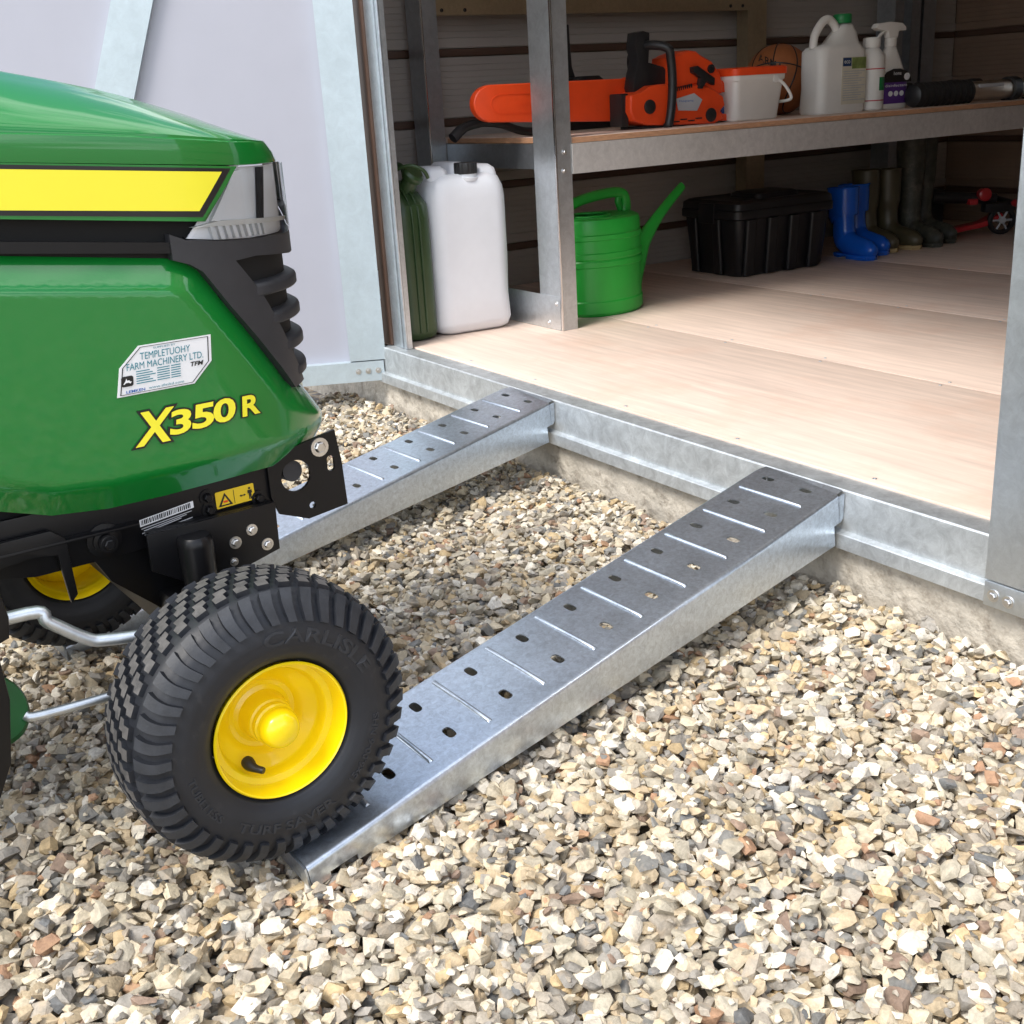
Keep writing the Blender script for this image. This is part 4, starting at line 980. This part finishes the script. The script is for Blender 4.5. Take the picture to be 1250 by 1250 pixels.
# --- rear of the tractor (outside the frame)
for s in (-1, 1):
    ext('fender', arc_pts(-1.28, .28, .31, -8, 172, 14)+arc_pts(-1.28, .28, .285, 172, -8, 14), 0, .24*s, YZf(B0+.25*s), 'green', TR, .004)
box('fender_deck', (B0-.25, -1.60, .50), (B0+.25, -.98, .60), 'green', TR, .03)
box('footrest', (B0-.46, -.98, .30), (B0+.46, -.66, .325), 'frame', TR, .006)
loft('dashboard', [rring(B0, -.83+dy, z, w, d_, .04) for z, w, d_, dy in ((.33, .10, .06, 0), (.70, .12, .08, 0), (.95, .20, .10, 0), (1.04, .16, .07, 0))], 'frame', TR)
wv = Matrix.Rotation(R(-40), 4, 'X'); ring_ = [wv @ Vector((.17*math.cos(t), .17*math.sin(t), 0))+Vector((B0, -.98, 1.12)) for t in np.linspace(0, 2*math.pi, 33)]
tube('steering_wheel', ring_, .013, 'black', TR, 10); tube('steering_column', [(B0, -.86, .98), (B0, -.98, 1.12)], .02, 'black', TR, 10)
loft('seat', [rring(B0, -1.28, z, w, d_, .08) for z, w, d_ in ((.60, .20, .18), (.64, .24, .22), (.70, .25, .23), (.73, .21, .19))], 'decalyellow', TR)
loft('seat_back', [rring(B0, -1.50-.25*(z-.66), z, w, .05, .045) for z, w in ((.66, .20), (.75, .24), (.98, .24), (1.06, .20), (1.09, .14))], 'decalyellow', TR)
# ------------------------------------------------------------------ things on the shelf
def yz(x): return ((x, 0, 0), (0, 1, 0), (0, 0, 1), (1, 0, 0))
def rel(o, r): o.data.transform(Matrix.Translation(-Vector(r.location))); return o
def item(name, loc_, label, cat, group=None): return root(name, loc_, 0, label, cat, group)
# chainsaw with its guide bar in an orange scabbard
CS = item('chainsaw', (-3.43, 2.93, SB), 'orange and black chainsaw with its bar in a scabbard, lying on the shelf', 'chainsaw')
_m = lambda o: rel(o, CS)
crank = _m(ext('crankcase', SAW_LOW, -.14, 0, yz(-3.37), 'orange', CS, .010, seg=3))
eng = _m(ext('engine_cover', SAW_TOP, -.13, -.012, yz(-3.37), 'orange', CS, .016, seg=3))
_m(ext('rear_handle', SAW_REAR, -.095, -.035, yz(-3.37), 'orange', CS, holes=[SAW_REARHOLE]))
_m(ext('throttle', SAW_BLUE, -.085, -.045, yz(-3.37), 'blueprint', CS, .004))
_m(tube('throttle_lock', [(-3.435, 3.09, .95), (-3.435, 3.135, .94), (-3.435, 3.16, .925)], .008, 'black', CS))
_m(ext('hand_guard', SAW_GUARD, -.10, -.045, yz(-3.37), 'black', CS, .006))
hp = [(-3.52, 2.79, .95), (-3.52, 2.77, 1.03), (-3.47, 2.755, 1.07), (-3.40, 2.765, 1.078)]+[(-3.35, y, z) for y, z in SAW_HANDLE[3:]]+[(-3.36, 2.80, .808)]
_m(tube('front_handle', spline(hp, 5), .0155, 'black', CS, 14))
pl_ = _m(ext('pull_grip', [(SAW_PULL[0][0]-.012, SAW_PULL[0][1]+.008), (SAW_PULL[0][0]+.01, SAW_PULL[0][1]+.012), (SAW_PULL[2][0]+.006, SAW_PULL[2][1]+.006), (SAW_PULL[2][0]+.004, SAW_PULL[2][1]-.018), (2.985, .950), (2.965, .925), (2.95, .928), (2.958, .962), (SAW_PULL[0][0]-.010, SAW_PULL[0][1]-.010)], -.012, .012, yz(-3.368), 'black', CS, .005))
_m(ext('name_plate', SAW_PANEL, 0, .003, yz(-3.3695), 'saplabel', CS, .001))
nm = _m(print_on('lettering', fit_text('Husqvarna', 2.862, 2.928, .882, .892), lambda p: (-3.3660, p[0], p[1]-.02*(p[0]-2.9)), 'blueprint', CS))
for i, r in ((0, .024), (2, .024)):
    _m(lathe('knob', [(r, 0), (r, .006), (r*.8, .009), (0.0001, .009)], 'black', CS, 20, (-3.371, *SAW_DOTS[i]), (1, 0, 0), cap=False))
_m(lathe('fuel_cap', [(.015, 0), (.015, .008), (.009, .009), (.009, .004), (.0001, .004)], 'black', CS, 18, (-3.383, *SAW_DOTS[4]), (1, 0, 0), cap=False))
for k in range(9):
    y = 2.845+k*.0095; _m(box('vent_slot', (-3.374, y, .921+k*.0012), (-3.3685, y+.004, .935+k*.0012), 'black', CS, 0))
for k in range(4):
    _m(box('cooling_fin', (-3.372, 2.835+k*.035, .818+.006*(k % 2)), (-3.3675, 2.865+k*.035, .822+.006*(k % 2)), 'black', CS, 0))
_m(box('spike_bumper', (-3.47, 2.63, .815), (-3.40, 2.662, .925), 'black', CS, .006)); _m(box('base_pad', (-3.50, 2.70, SB+.0005), (-3.38, 3.03, .812), 'black', CS, .002))
# scabbard: long slab with a rounded nose
c0, c1, c2 = COVER[0], COVER[1], COVER[2]
zt0, zb0, zt1, zb1 = .9775, .860, .974, .829
nose = [(2.158+.075*math.cos(R(a)), .9185+.0595*math.sin(R(a))) for a in range(95, 266, 10)]
sc = _m(ext('scabbard', nose+[(2.755, .829), (2.755, .975)], -.035, 0, yz(-3.48), 'orange', CS, .008, seg=3))
ringo = [(2.195+.048*math.cos(R(a)), .916+.032*math.sin(R(a))) for a in range(90, 271, 12)]+[(2.465, .876), (2.465, .944)]
ringi = [(2.195+.044*math.cos(R(a)), .916+.029*math.sin(R(a))) for a in range(90, 271, 12)]+[(2.461, .879), (2.461, .941)]
_m(ext('embossed_line', ringo, -.0005, .0016, yz(-3.48), 'orange', sc, holes=[ringi]))
_m(print_on('lettering', fit_text('HUSQVARNA', 2.25, 2.42, .902, .920), lambda p: (-3.4788, p[0], p[1]), 'orange', sc))
_m(box('scabbard_collar', (-3.522, 2.725, .826), (-3.474, 2.770, .979), 'orange', sc, .006))

# hose end hanging over the near edge of the board
tube('black_hose', spline([(-3.60, 2.50, SB+.014), (-3.60, 2.36, SB+.016), (-3.595, 2.25, .850), (-3.59, 2.17, .858), (-3.585, 2.10, .846), (-3.58, 2.05, .815)], 6), [.014]*19+[.016]*6+[.018]*6, 'black', None, 12,
     label='black rubber hose end poking over the shelf edge under the orange scabbard', cat='hose')
BT = item('power_tool', (-3.86, 2.80, SB), 'black power tool with an upright handle standing behind the orange scabbard', 'tool')
rel(loft('housing', [rring(-3.88, 2.80, z, .07, w, .03) for z, w in ((SB+.0005, .15), (.85, .16), (.95, .12), (.995, .06))], 'black', BT), BT)
rel(loft('handle', [rring(-3.88, 2.735, z, .018, w, .012) for z, w in ((.98, .045), (1.03, .026), (1.12, .020), (1.18, .018))], 'black', BT), BT)

# white tub with an orange lid
TB = item('bucket', (-3.47, 3.24, SB), 'square white plastic tub with an orange lid behind the chainsaw handle', 'tub')
_b = lambda o: rel(o, TB)
_b(loft('tub', [rring(-3.47, 3.235, z, w, w, .028) for z, w in ((SB+.0005, .106), (.81, .112), (.94, .126), (.945, .131), (.962, .132))], 'hdpe2', TB))
_b(loft('lid', [rring(-3.47, 3.235, z, w, w, .03) for z, w in ((.9625, .137), (.985, .138), (.990, .132), (.988, .122))], 'orange', TB))
_b(tube('handle', spline([(-3.345, 3.31, .945), (-3.333, 3.34, .925), (-3.325, 3.368, .885), (-3.335, 3.372, .868), (-3.40, 3.378, .862)], 5), .006, 'hdpe2', TB, 8))
_b(lathe('handle_boss', [(.014, 0), (.014, .006), (.0001, .007)], 'hdpe2', TB, 16, (-3.342, 3.305, .945), (1, 0, 0), cap=False))

# basketball
BB = item('basketball', (-3.70, 3.675, SB+.138), 'worn orange basketball between the white tub and the white jug', 'ball')
def sphere(name, r, m, parent, n=40):
    bm = bmesh.new(); bmesh.ops.create_uvsphere(bm, u_segments=n, v_segments=n//2, radius=r); return from_bm(name, bm, m, parent, 80)
sphere('shell', .138, 'ball', BB, 48)
BR = Matrix.Rotation(R(35), 3, 'Z') @ Matrix.Rotation(R(-28), 3, 'X')
def seam(fn): tube('seam', [BR @ Vector(fn(t)) for t in np.linspace(0, 2*math.pi, 65)], .0032, 'decalblack', BB, 6)
r_ = .1372
seam(lambda t: (r_*math.cos(t), r_*math.sin(t), 0)); seam(lambda t: (0, r_*math.cos(t), r_*math.sin(t)))
for s in (1, -1): seam(lambda t, s=s: (Vector((s*(.5+.28*math.cos(2*t)), math.cos(t)*.9, math.sin(t)*.9)).normalized()*r_))
tv, tf = fit_text('ARMA', -.088, .02, .040, .068, bold=.01)
cd = (Vector((0, 0, .93))-Vector(BB.location)).normalized(); cu_, cw_, _ = frame_of(cd); rv = Vector((.52, .85, 0)).normalized(); uv = cd.cross(rv).normalized()
by = lambda p: p[1]-.45*(p[0]+.06)-1.5*(p[0]+.06)**2+.030
mk('lettering', [(rv*p[0]+uv*by(p)+cd*math.sqrt(max(1e-6, .1386**2-p[0]**2-by(p)**2))).normalized()*.1388 for p in tv], tf, 'decalblack', BB)

# five litre jug with a green cap
JG = item('jug', (-3.44, 3.70, SB), 'white plastic jug with a green cap and a cream label on the shelf', 'jug')
_j = lambda o: rel(o, JG)
_j(loft('body', [rring(-3.44, cy+.012, z, w*.72, d_*.86, r) for z, w, d_, r, cy in ((SB+.0005, .085, .145, .03, 3.70), (.815, .092, .155, .035, 3.70), (.90, .088, .148, .035, 3.70), (.96, .090, .150, .035, 3.70), (1.035, .09, .152, .04, 3.70), (1.05, .085, .14, .05, 3.70), (1.062, .070, .095, .05, 3.735), (1.10, .052, .068, .045, 3.75), (1.128, .035, .040, .034, 3.755), (1.135, .026, .028, .0255, 3.755))], 'hdpe2', JG))
_j(tube('handle', spline([(-3.44, 3.60, 1.045), (-3.44, 3.605, 1.09), (-3.44, 3.64, 1.135), (-3.44, 3.675, 1.150), (-3.44, 3.71, 1.130), (-3.44, 3.725, 1.105)], 5), .016, 'hdpe2', JG, 12))
_j(lathe('cap', [(.034, 0), (.036, .003), (.036, .030), (.033, .034), (.0001, .034)], 'capgreen', JG, 28, (-3.44, 3.755, 1.133), cap=False))
jx = -3.3728
def lab(name, y0, y1, z0, z1, m, parent, x, fnrel): return fnrel(box(name, (x, y0, z0), (x+.0012, y1, z1), m, parent, 0))
lab('label', 3.690, 3.825, .835, 1.008, 'labelpaper', JG, jx-.0009, _j); lab('label_panel', 3.694, 3.740, .975, 1.006, 'labelnavy', JG, jx+.0005, _j); lab('label_panel', 3.744, 3.822, .965, 1.006, 'labelgreen', JG, jx+.0005, _j)
_j(print_on('lettering', fit_text('eco', 3.700, 3.732, .985, .996), lambda p: (jx+.0021, p[0], p[1]), 'white', JG))
for k in range(13):
    z = .955-k*.0088; y1 = 3.818-.018*((k*7) % 3)
    lab('small_print', 3.697, y1, z, z+.0026, 'saplabel', JG, jx+.0005, _j)
# tall round bottle
BO = item('bottle', (-3.42, 3.905, SB), 'slim white bottle with red lines between the jug and the spray bottle', 'bottle')
_o = lambda o: rel(o, BO)
_o(lathe('body', [(.0001, .0005), (.050, .0005), (.055, .006), (.055, .185), (.052, .205), (.036, .228), (.030, .235), (.030, .240)], 'hdpe2', BO, 32, (-3.42, 3.905, SB), cap=False))
_o(lathe('cap', [(.033, .238), (.034, .241), (.034, .272), (.031, .275), (.0001, .275)], 'hdpe2', BO, 28, (-3.42, 3.905, SB), cap=False))
for z in (.036, .155): _o(lathe('red_line', [(.0553, z), (.0556, z+.0005), (.0556, z+.0035), (.0553, z+.004)], 'red', BO, 32, (-3.42, 3.905, SB), cap=False))
V, F = lathe_geo([(.0556, .075), (.0556, .125)], 40, (-3.42, 3.905, SB)); _o(mk('label_panel', V, [f for f in F if sum(V[i].x for i in f)/4 > -3.41 and sum(V[i].y for i in f)/4 > 3.90], 'capgreen', BO, 40))
# trigger spray with a purple label
SP = item('spray_bottle', (-3.42, 4.015, SB), 'white trigger spray bottle with a purple label on the shelf', 'spray bottle')
_s = lambda o: rel(o, SP)
_s(loft('body', [rring(-3.42, 4.015, z, w, d_, w*.9) for z, w, d_ in ((SB+.0005, .036, .066), (.812, .040, .072), (.86, .040, .072), (.92, .038, .066), (.965, .032, .050), (1.01, .024, .032), (1.035, .018, .022), (1.045, .016, .018))], 'hdpe2', SP))
lb = loft('label', [rring(-3.42, 4.015, z, w, d_, w*.9) for z, w, d_ in ((.824, .0408, .0728), (.86, .0408, .0728), (.905, .0396, .0695))], 'purple', SP, caps=False); _s(lb)
_s(ext('label_top', [(3.946, .905), (4.084, .905), (4.080, .925), (4.062, .945), (4.03, .956), (3.998, .956), (3.968, .945), (3.950, .925)], 0, .0012, yz(-3.3806), 'decalblack', SP, 0))
for k in range(3):
    cc = circ(3.988+k*.026, .862, .0105, 16); _s(mk('label_dot', [(-3.3785, p[0], p[1]) for p in cc], [tuple(range(16))], 'white', SP))
cc = circ(4.062, .925, .014, 18); _s(mk('label_dot', [(-3.3786, p[0], p[1]) for p in cc], [tuple(range(18))], 'white', SP))
_s(print_on('lettering', fit_text('home', 4.00, 4.035, .932, .946), lambda p: (-3.3786, p[0], p[1]), 'white', SP))
_s(print_on('lettering', fit_text('disinfectant', 3.962, 4.066, .888, .898), lambda p: (-3.3786, p[0], p[1]), 'white', SP))
_s(lathe('collar', [(.020, 0), (.021, .004), (.021, .030), (.015, .034)], 'hdpe2', SP, 24, (-3.42, 4.015, 1.042)))
_s(ext('trigger_head', [(3.935, 1.112), (3.945, 1.128), (4.00, 1.134), (4.055, 1.128), (4.072, 1.112), (4.072, 1.100), (4.04, 1.098), (4.035, 1.074), (3.998, 1.074), (3.990, 1.098), (3.950, 1.103)], -.016, .016, yz(-3.42), 'hdpe2', SP, .005))
_s(tube('trigger', spline([(-3.42, 3.985, 1.10), (-3.42, 3.965, 1.085), (-3.42, 3.950, 1.055)], 4), .006, 'hdpe2', SP, 8))
SP.scale = (1, 1.28, 1)
# telescopic pole with a ribbed black grip, and a second one behind
def pole(x, y0, y1, z, r, label, grip):
    P = item('pole', (x, y0, SB), label, 'pole', 'extension poles on the shelf'); _p = lambda o: rel(o, P)
    _p(tube('tube', [(x, y0+grip*.9, z), (x, y1, z)], r*.9, 'tubemetal', P, 24))
    pts, rad = [], []
    n = 40
    for i in range(n+1):
        f = i/n; pts.append((x, y0+f*grip, z)); rad.append((r*1.0+r*.14*(1 if (i % 4) < 2 else 0))*(.55 if i == 0 else (.85 if i == 1 else 1)))
    _p(tube('grip', pts, rad, 'black', P, 22))
    for y in (y0+grip+.27, y0+grip+.42): 
        if y < y1: _p(lathe('clamp_ring', [(r*.92, 0), (r*1.15, .003), (r*1.15, .05), (r*.92, .053)], 'black', P, 24, (x, y, z), (0, 1, 0)))
    _p(box('label', (x+r*.6, y0+grip+.04, z+r*.3), (x+r*.905, y0+grip+.2, z+r*.62), 'saplabel', P, .002)) if grip > .25 else None
pole(-3.34, 4.06, 4.98, SB+.046, .044, 'thick telescopic pole with a ribbed black grip at the front of the shelf', .34)
pole(-3.66, 4.33, 4.97, SB+.051, .038, 'second metal pole lying behind the one with the ribbed grip', .10)

# ------------------------------------------------------------------ things on the shed floor
# green steel jerrycan, narrow side to the door
GJ = root('jerrycan', (-3.585, 1.795, FLZ), 0, 'olive green steel fuel can just inside the door jamb', 'fuel can')
hw, hd = .172, .068
loft('body', [rring(0, 0, z, w, d_, .045) for z, w, d_ in ((.0005, hw-.02, hd-.02), (.012, hw-.004, hd-.004), (.03, hw, hd), (.40, hw, hd), (.44, hw-.004, hd-.002), (.475, hw-.05, hd-.006), (.50, hw-.10, hd-.016), (.512, hw-.12, hd-.030))], 'jerrygreen', GJ)
for y in (-.012, .012): tube('weld_seam', spline([(hw+.001, y, .03), (hw+.0025, y, .2), (hw+.0025, y, .40), (hw-.02, y, .452), (hw-.06, y, .492)], 5), .0035, 'jerrygreen', GJ, 8)
for s in (-1, 1):
    for dz in (-1, 1): tube('panel_emboss', [(-.12, s*(hd+.001), .235-dz*.14), (.12, s*(hd+.001), .235+dz*.14)], .007, 'jerrygreen', GJ, 8)
for y in (-.035, 0, .035): tube('handle', spline([(-.10, y, .500), (-.095, y, .545), (-.05, y, .560), (.02, y, .560), (.05, y, .545), (.055, y, .505)], 4), .009, 'jerrygreen', GJ, 10)
tube('spout_neck', [(.085, .01, .465), (.125, .025, .525)], [.030, .026], 'jerrygreen', GJ, 20)
lathe('spout_cap', [(.034, 0), (.036, .004), (.036, .018), (.028, .026), (.0001, .028)], 'jerrygreen', GJ, 24, (.123, .024, .522), (.62, .22, .75), cap=False)
tube('cap_lever', spline([(.09, -.02, .515), (.11, -.02, .55), (.15, .01, .562), (.168, .045, .545), (.165, .062, .52)], 4), .006, 'jerrygreen', GJ, 8)
# white plastic jerrycan
WJ = root('jerrycan', (-3.55, 2.015, FLZ), R(-4), 'tall milky white plastic jerrycan with a black cap beside the shelf post', 'jerrycan')
loft('body', [rring(dx, dy, z, w, d_, r) for z, w, d_, r, dx, dy in ((.0005, .115, .115, .04, 0, 0), (.012, .134, .136, .05, 0, 0), (.04, .145, .145, .055, 0, 0), (.12, .141, .142, .055, 0, 0), (.25, .144, .145, .055, 0, 0), (.44, .144, .145, .055, 0, 0), (.475, .142, .143, .06, 0, 0), (.505, .132, .132, .06, 0, 0), (.522, .112, .110, .06, 0, 0))], 'hdpe', WJ, 60)
loft('shoulder', [rring(-.02, 0, z, w, d_, .025) for z, w, d_ in ((.515, .10, .030), (.545, .095, .028), (.556, .075, .022))], 'hdpe', WJ, 60)
loft('shoulder', [rring(.02, .085, z, w, d_, .025) for z, w, d_ in ((.505, .09, .042), (.532, .085, .036), (.545, .06, .026))], 'hdpe', WJ, 60)
loft('shoulder', [rring(.02, -.092, z, w, d_, .025) for z, w, d_ in ((.505, .09, .04), (.535, .085, .036), (.549, .06, .026))], 'hdpe', WJ, 60)
lathe('neck', [(.040, 0), (.042, .01), (.034, .012), (.034, .03)], 'hdpe', WJ, 28, (.100, .008, .498))
cpv = []
for k in range(72): 
    t = 2*math.pi*k/72; rr3 = .0385 if k % 4 < 2 else .0368; cpv.append((.100+rr3*math.cos(t), .008+rr3*math.sin(t)))
ext('cap', cpv, .520, .556, ((0, 0, 0), (1, 0, 0), (0, 1, 0), (0, 0, 1)), 'black', WJ, .003)
# watering can
WC = root('watering_can', (-3.425, 2.535, FLZ), R(12), 'bright green plastic watering can beside the shelf post', 'watering can')
def ell(z, a, b, cx=0, cy=0, n=48): return [(cx+a*math.cos(2*math.pi*i/n), cy+b*math.sin(2*math.pi*i/n), z) for i in range(n)]
zz = [(.0005, .115, .138), (.012, .122, .147), (.05, .122, .147), (.055, .119, .144), (.060, .119, .144), (.170, .118, .143), (.174, .122, .147), (.190, .122, .147), (.196, .1185, .1435), (.202, .122, .147), (.218, .122, .147), (.222, .118, .143), (.262, .117, .142), (.266, .121, .146), (.280, .121, .146), (.284, .117, .142), (.318, .117, .142), (.332, .113, .138), (.338, .104, .129), (.339, .098, .123)]
bdy = loft('body', [ell(*q) for q in zz], 'cangreen', WC, 30, caps=False)
n_e = 48; th_e = [2*math.pi*i/n_e for i in range(n_e)]
mk('base', [(v[0], v[1], .001) for v in ell(.001, .115, .138)], [tuple(range(48))], 'cangreen', WC)
# half top plate on the spout side; opening towards the other end
top = [(.10*math.cos(t), .125*math.sin(t)) for t in [2*math.pi*i/48 for i in range(48)]]
hole = [(.068*math.cos(t), -.045+.066*math.sin(t)) for t in [2*math.pi*i/24 for i in range(24)]]
ext('top_plate', top, .336, .340, ((0, 0, 0), (1, 0, 0), (0, 1, 0), (0, 0, 1)), 'cangreen', WC, holes=[hole])
tube('rim', [(p[0], p[1], .342) for p in hole]+[(hole[0][0], hole[0][1], .342)], .005, 'cangreen', WC, 8)
tube('handle', spline([(0, .122, .325), (0, .126, .365), (0, .112, .398), (0, .07, .408), (0, -.02, .404), (0, -.11, .388), (0, -.165, .35), (0, -.18, .29), (0, -.165, .20), (0, -.138, .165)], 6), .016, 'cangreen', WC, 14, (1.15, .85))
tube('brace', spline([(0, .10, .345), (0, .088, .375), (0, .095, .395)], 3), .010, 'cangreen', WC, 10)
sp_pts = spline([(0, .115, .09), (0, .165, .165), (0, .218, .235), (0, .30, .315), (0, .405, .396)], 6)
tube('spout', sp_pts, [float(np.interp(i/(len(sp_pts)-1), [0, .15, .4, .7, 1], [.075, .060, .036, .022, .0165])) for i in range(len(sp_pts))], 'cangreen', WC, 20, (.55, 1.0))
WC.scale = (1.08, 1.2, 1)
# black storage crate
CR = root('storage_crate', (-3.72, 3.585, FLZ), R(-3), 'black plastic storage crate with a lid under the shelf', 'crate')
loft('body', [rring(0, 0, z, w, d_, .03) for z, w, d_ in ((.0005, .150, .225), (.012, .160, .235), (.20, .176, .252), (.21, .177, .253))], 'crate', CR)
for y in (-.19, -.075, .04, .155):
    loft('rib', [rring(.168+.018*z/.2, y, z, .012, .026, .010) for z in (.006, .10, .205)], 'crate', CR)
for x in (-.1, .05):
    loft('rib', [rring(x, -.243-.016*z/.2, z, .024, .010, .009) for z in (.006, .10, .205)], 'crate', CR)
loft('rim', [rring(0, 0, z, w, d_, .035) for z, w, d_ in ((.206, .186, .262), (.210, .190, .268), (.236, .190, .268), (.240, .186, .262))], 'crate', CR)
loft('lid', [rring(0, 0, z, w, d_, .035) for z, w, d_ in ((.2405, .188, .265), (.262, .186, .262), (.272, .170, .246), (.266, .155, .23), (.268, .02, .03))], 'crate', CR)
loft('lid_boss', [rring(0, .04, z, w, d_, .03) for z, w, d_ in ((.262, .10, .12), (.282, .095, .115), (.288, .08, .10))], 'crate', CR)
for s in (-1, 1): box('clip', (-.05, s*.262-.012, .19), (.05, s*.262+.012, .262), 'crate', CR, .006)
CR.scale = (1, 1, 1.12)
# boots, each a thing of its own (toe towards +x)
def boot(x, y, rz, h, m, solem, label, group, k=1.0, shaft=.062, flare=1.0, fold=False):
    B = root('boot', (x, y, FLZ), R(rz), label, 'boot', group)
    P = [(-.012, 0, h), (-.010, 0, h*.85), (-.006, 0, h*.6), (.000, 0, .16), (.003, 0, .110), (.020, 0, .074), (.062, 0, .057), (.115, 0, .048), (.165, 0, .040), (.195, 0, .034), (.208, 0, .030)]
    rad = [shaft*flare, shaft*.99, shaft*.94, .050, .053, .055, .047, .046, .043, .031, .012]
    ptsS = spline([(p[0]*k, p[1], p[2]) for p in P], 5)
    rs = [float(np.interp(i/5, range(len(rad)), rad)) for i in range(len(ptsS))]
    V, F = tube_geo(ptsS, rs, 24); V = [Vector((v.x, v.y*.86, max(v.z, .014))) for v in V]
    # flat heel counter
    V = [Vector((max(v.x, -.060*k) if v.z < .12 else v.x, v.y, v.z)) for v in V]
    F = F[:-2]+[F[-1]]
    sh = mk('upper', V, F, m, B, 50, True)
    tube('top_band', [(p.x, p.y, p.z) for p in V[:24]]+[V[0]], .0035, m, B, 6)
    ext('sole', [(k*.208*math.cos(R(a))*1.0-(0 if True else 0), .045*math.sin(R(a))) if False else p for a in (0,) for p in ([(-.032*k, -.024), (-.020*k, -.036), (.03*k, -.036), (.09*k, -.044), (.15*k, -.045), (.19*k, -.032), (.211*k, 0), (.19*k, .032), (.15*k, .045), (.09*k, .044), (.03*k, .036), (-.020*k, .036), (-.032*k, .024)])], .0085, .020, ((0, 0, 0), (1, 0, 0), (0, 1, 0), (0, 0, 1)), solem, B, .003)
    ext('heel', [(-.030*k, -.024), (.01*k, -.035), (.01*k, .035), (-.030*k, .024)], .0005, .0085, ((0, 0, 0), (1, 0, 0), (0, 1, 0), (0, 0, 1)), solem, B, .0015)
    ext('tread', [(.07*k, -.041), (.15*k, -.043), (.19*k, -.030), (.205*k, 0), (.19*k, .030), (.15*k, .043), (.07*k, .041)], .0005, .0085, ((0, 0, 0), (1, 0, 0), (0, 1, 0), (0, 0, 1)), solem, B, .0015)
    mk('dark_opening', [(v.x*.97-.0003, v.y*.94, v.z-.03) for v in V[:24]], [tuple(range(24))], 'void', B)  # flat dark disc: shade inside the shaft put into its colour
    return B
gB, gO, gC = 'pair of blue boots', 'pair of olive boots', 'pair of mottled boots'
boot(-3.655, 4.045, -8, .295, 'bootblue', 'bootblue', 'shiny blue rubber boot next to the black crate', gB, 1.0, .073)
boot(-3.72, 4.185, -4, .295, 'bootblue', 'bootblue', 'shiny blue rubber boot next to the olive boots', gB, 1.0, .073)
boot(-3.735, 4.275, -6, .35, 'bootolive', 'bootsole', 'olive rubber boot with a tan sole, nearer the blue pair', gO, .97, .067)
boot(-3.72, 4.40, -4, .345, 'bootolive', 'bootsole', 'olive rubber boot with a tan sole, nearer the tall mottled pair', gO, 1.0, .067)
boot(-3.70, 4.53, -10, .50, 'bootcamo', 'bootcamo', 'tall muddy mottled boot beside the olive pair', gC, 1.05, .071)
boot(-3.74, 4.66, -6, .50, 'bootcamo', 'bootcamo', 'tall muddy mottled boot beside the folded scooter', gC, 1.05, .071)
# folded kick scooter
SC = root('kick_scooter', (-3.56, 5.02, FLZ), R(-30), 'folded red and black kick scooter by the far shelf post', 'scooter')
_k = lambda o: rel(o, SC)
def swheel(y, r):
    w = _k(lathe('wheel', [(r*.72, -.014), (r*.92, -.014), (r, -.009), (r, .009), (r*.92, .014), (r*.72, .014), (r*.72, -.014)], 'black', SC, 36, (-3.56, y, FLZ+r), (1, 0, 0), cap=False))
    _k(lathe('hub', [(.016, -.018), (.016, .018)], 'saplabel', w, 16, (-3.56, y, FLZ+r), (1, 0, 0)))
    for i in range(6):
        a = i*math.pi/3; _k(tube('spoke', [(-3.56+.008, y+.014*math.cos(a), FLZ+r+.014*math.sin(a)), (-3.56+.008, y+r*.74*math.cos(a), FLZ+r+r*.74*math.sin(a))], .005, 'saplabel', w, 6))
swheel(5.02, .066); swheel(4.42, .055)
_k(ext('deck', [(4.44, .235), (4.55, .225), (4.80, .225), (4.93, .245), (5.02, .285), (5.03, .270), (4.95, .225), (4.82, .205), (4.55, .205), (4.44, .215)], -.06, .02, yz(-3.58), 'red', SC, .004))
_k(box('mudguard', (-3.60, 4.93, .29), (-3.54, 5.08, .335), 'black', SC, .012))
_k(tube('stem', [(-3.60, 4.98, .345), (-3.62, 4.42, .385)], .020, 'black', SC, 14)); _k(tube('stem', [(-3.60, 5.00, .350), (-3.61, 4.70, .372)], .026, 'black', SC, 14))
_k(lathe('pivot_knob', [(.028, -.02), (.030, 0), (.030, .02), (.022, .026), (.0001, .026)], 'red', SC, 20, (-3.57, 4.93, .375), (1, 0, 0), cap=False))
_k(box('clamp', (-3.60, 4.86, .330), (-3.555, 4.90, .358), 'red', SC, .006))
_k(tube('handlebar', [(-3.85, 5.06, .345), (-3.45, 5.06, .330)], .012, 'black', SC, 12)); _k(tube('grip', [(-3.52, 5.06, .333), (-3.42, 5.06, .329)], .017, 'red', SC, 12))
# dark flat case leaning behind the scooter
CSE = root('case', (-3.95, 4.75, FLZ), 0, 'dark grey flat case standing behind the folded scooter', 'case')
loft('shell', [rring(0, 0, z, .05, .30, .03) for z in (.0005, .10, .18)], 'grille', CSE); loft('lid', [rring(0, 0, z, w, .302*w/.052, .03) for z, w in ((.1805, .052), (.195, .052), (.20, .048))], 'grille', CSE); tube('handle', spline([(0, -.06, .198), (0, -.05, .225), (0, .05, .225), (0, .06, .198)], 4), .007, 'black', CSE, 8)
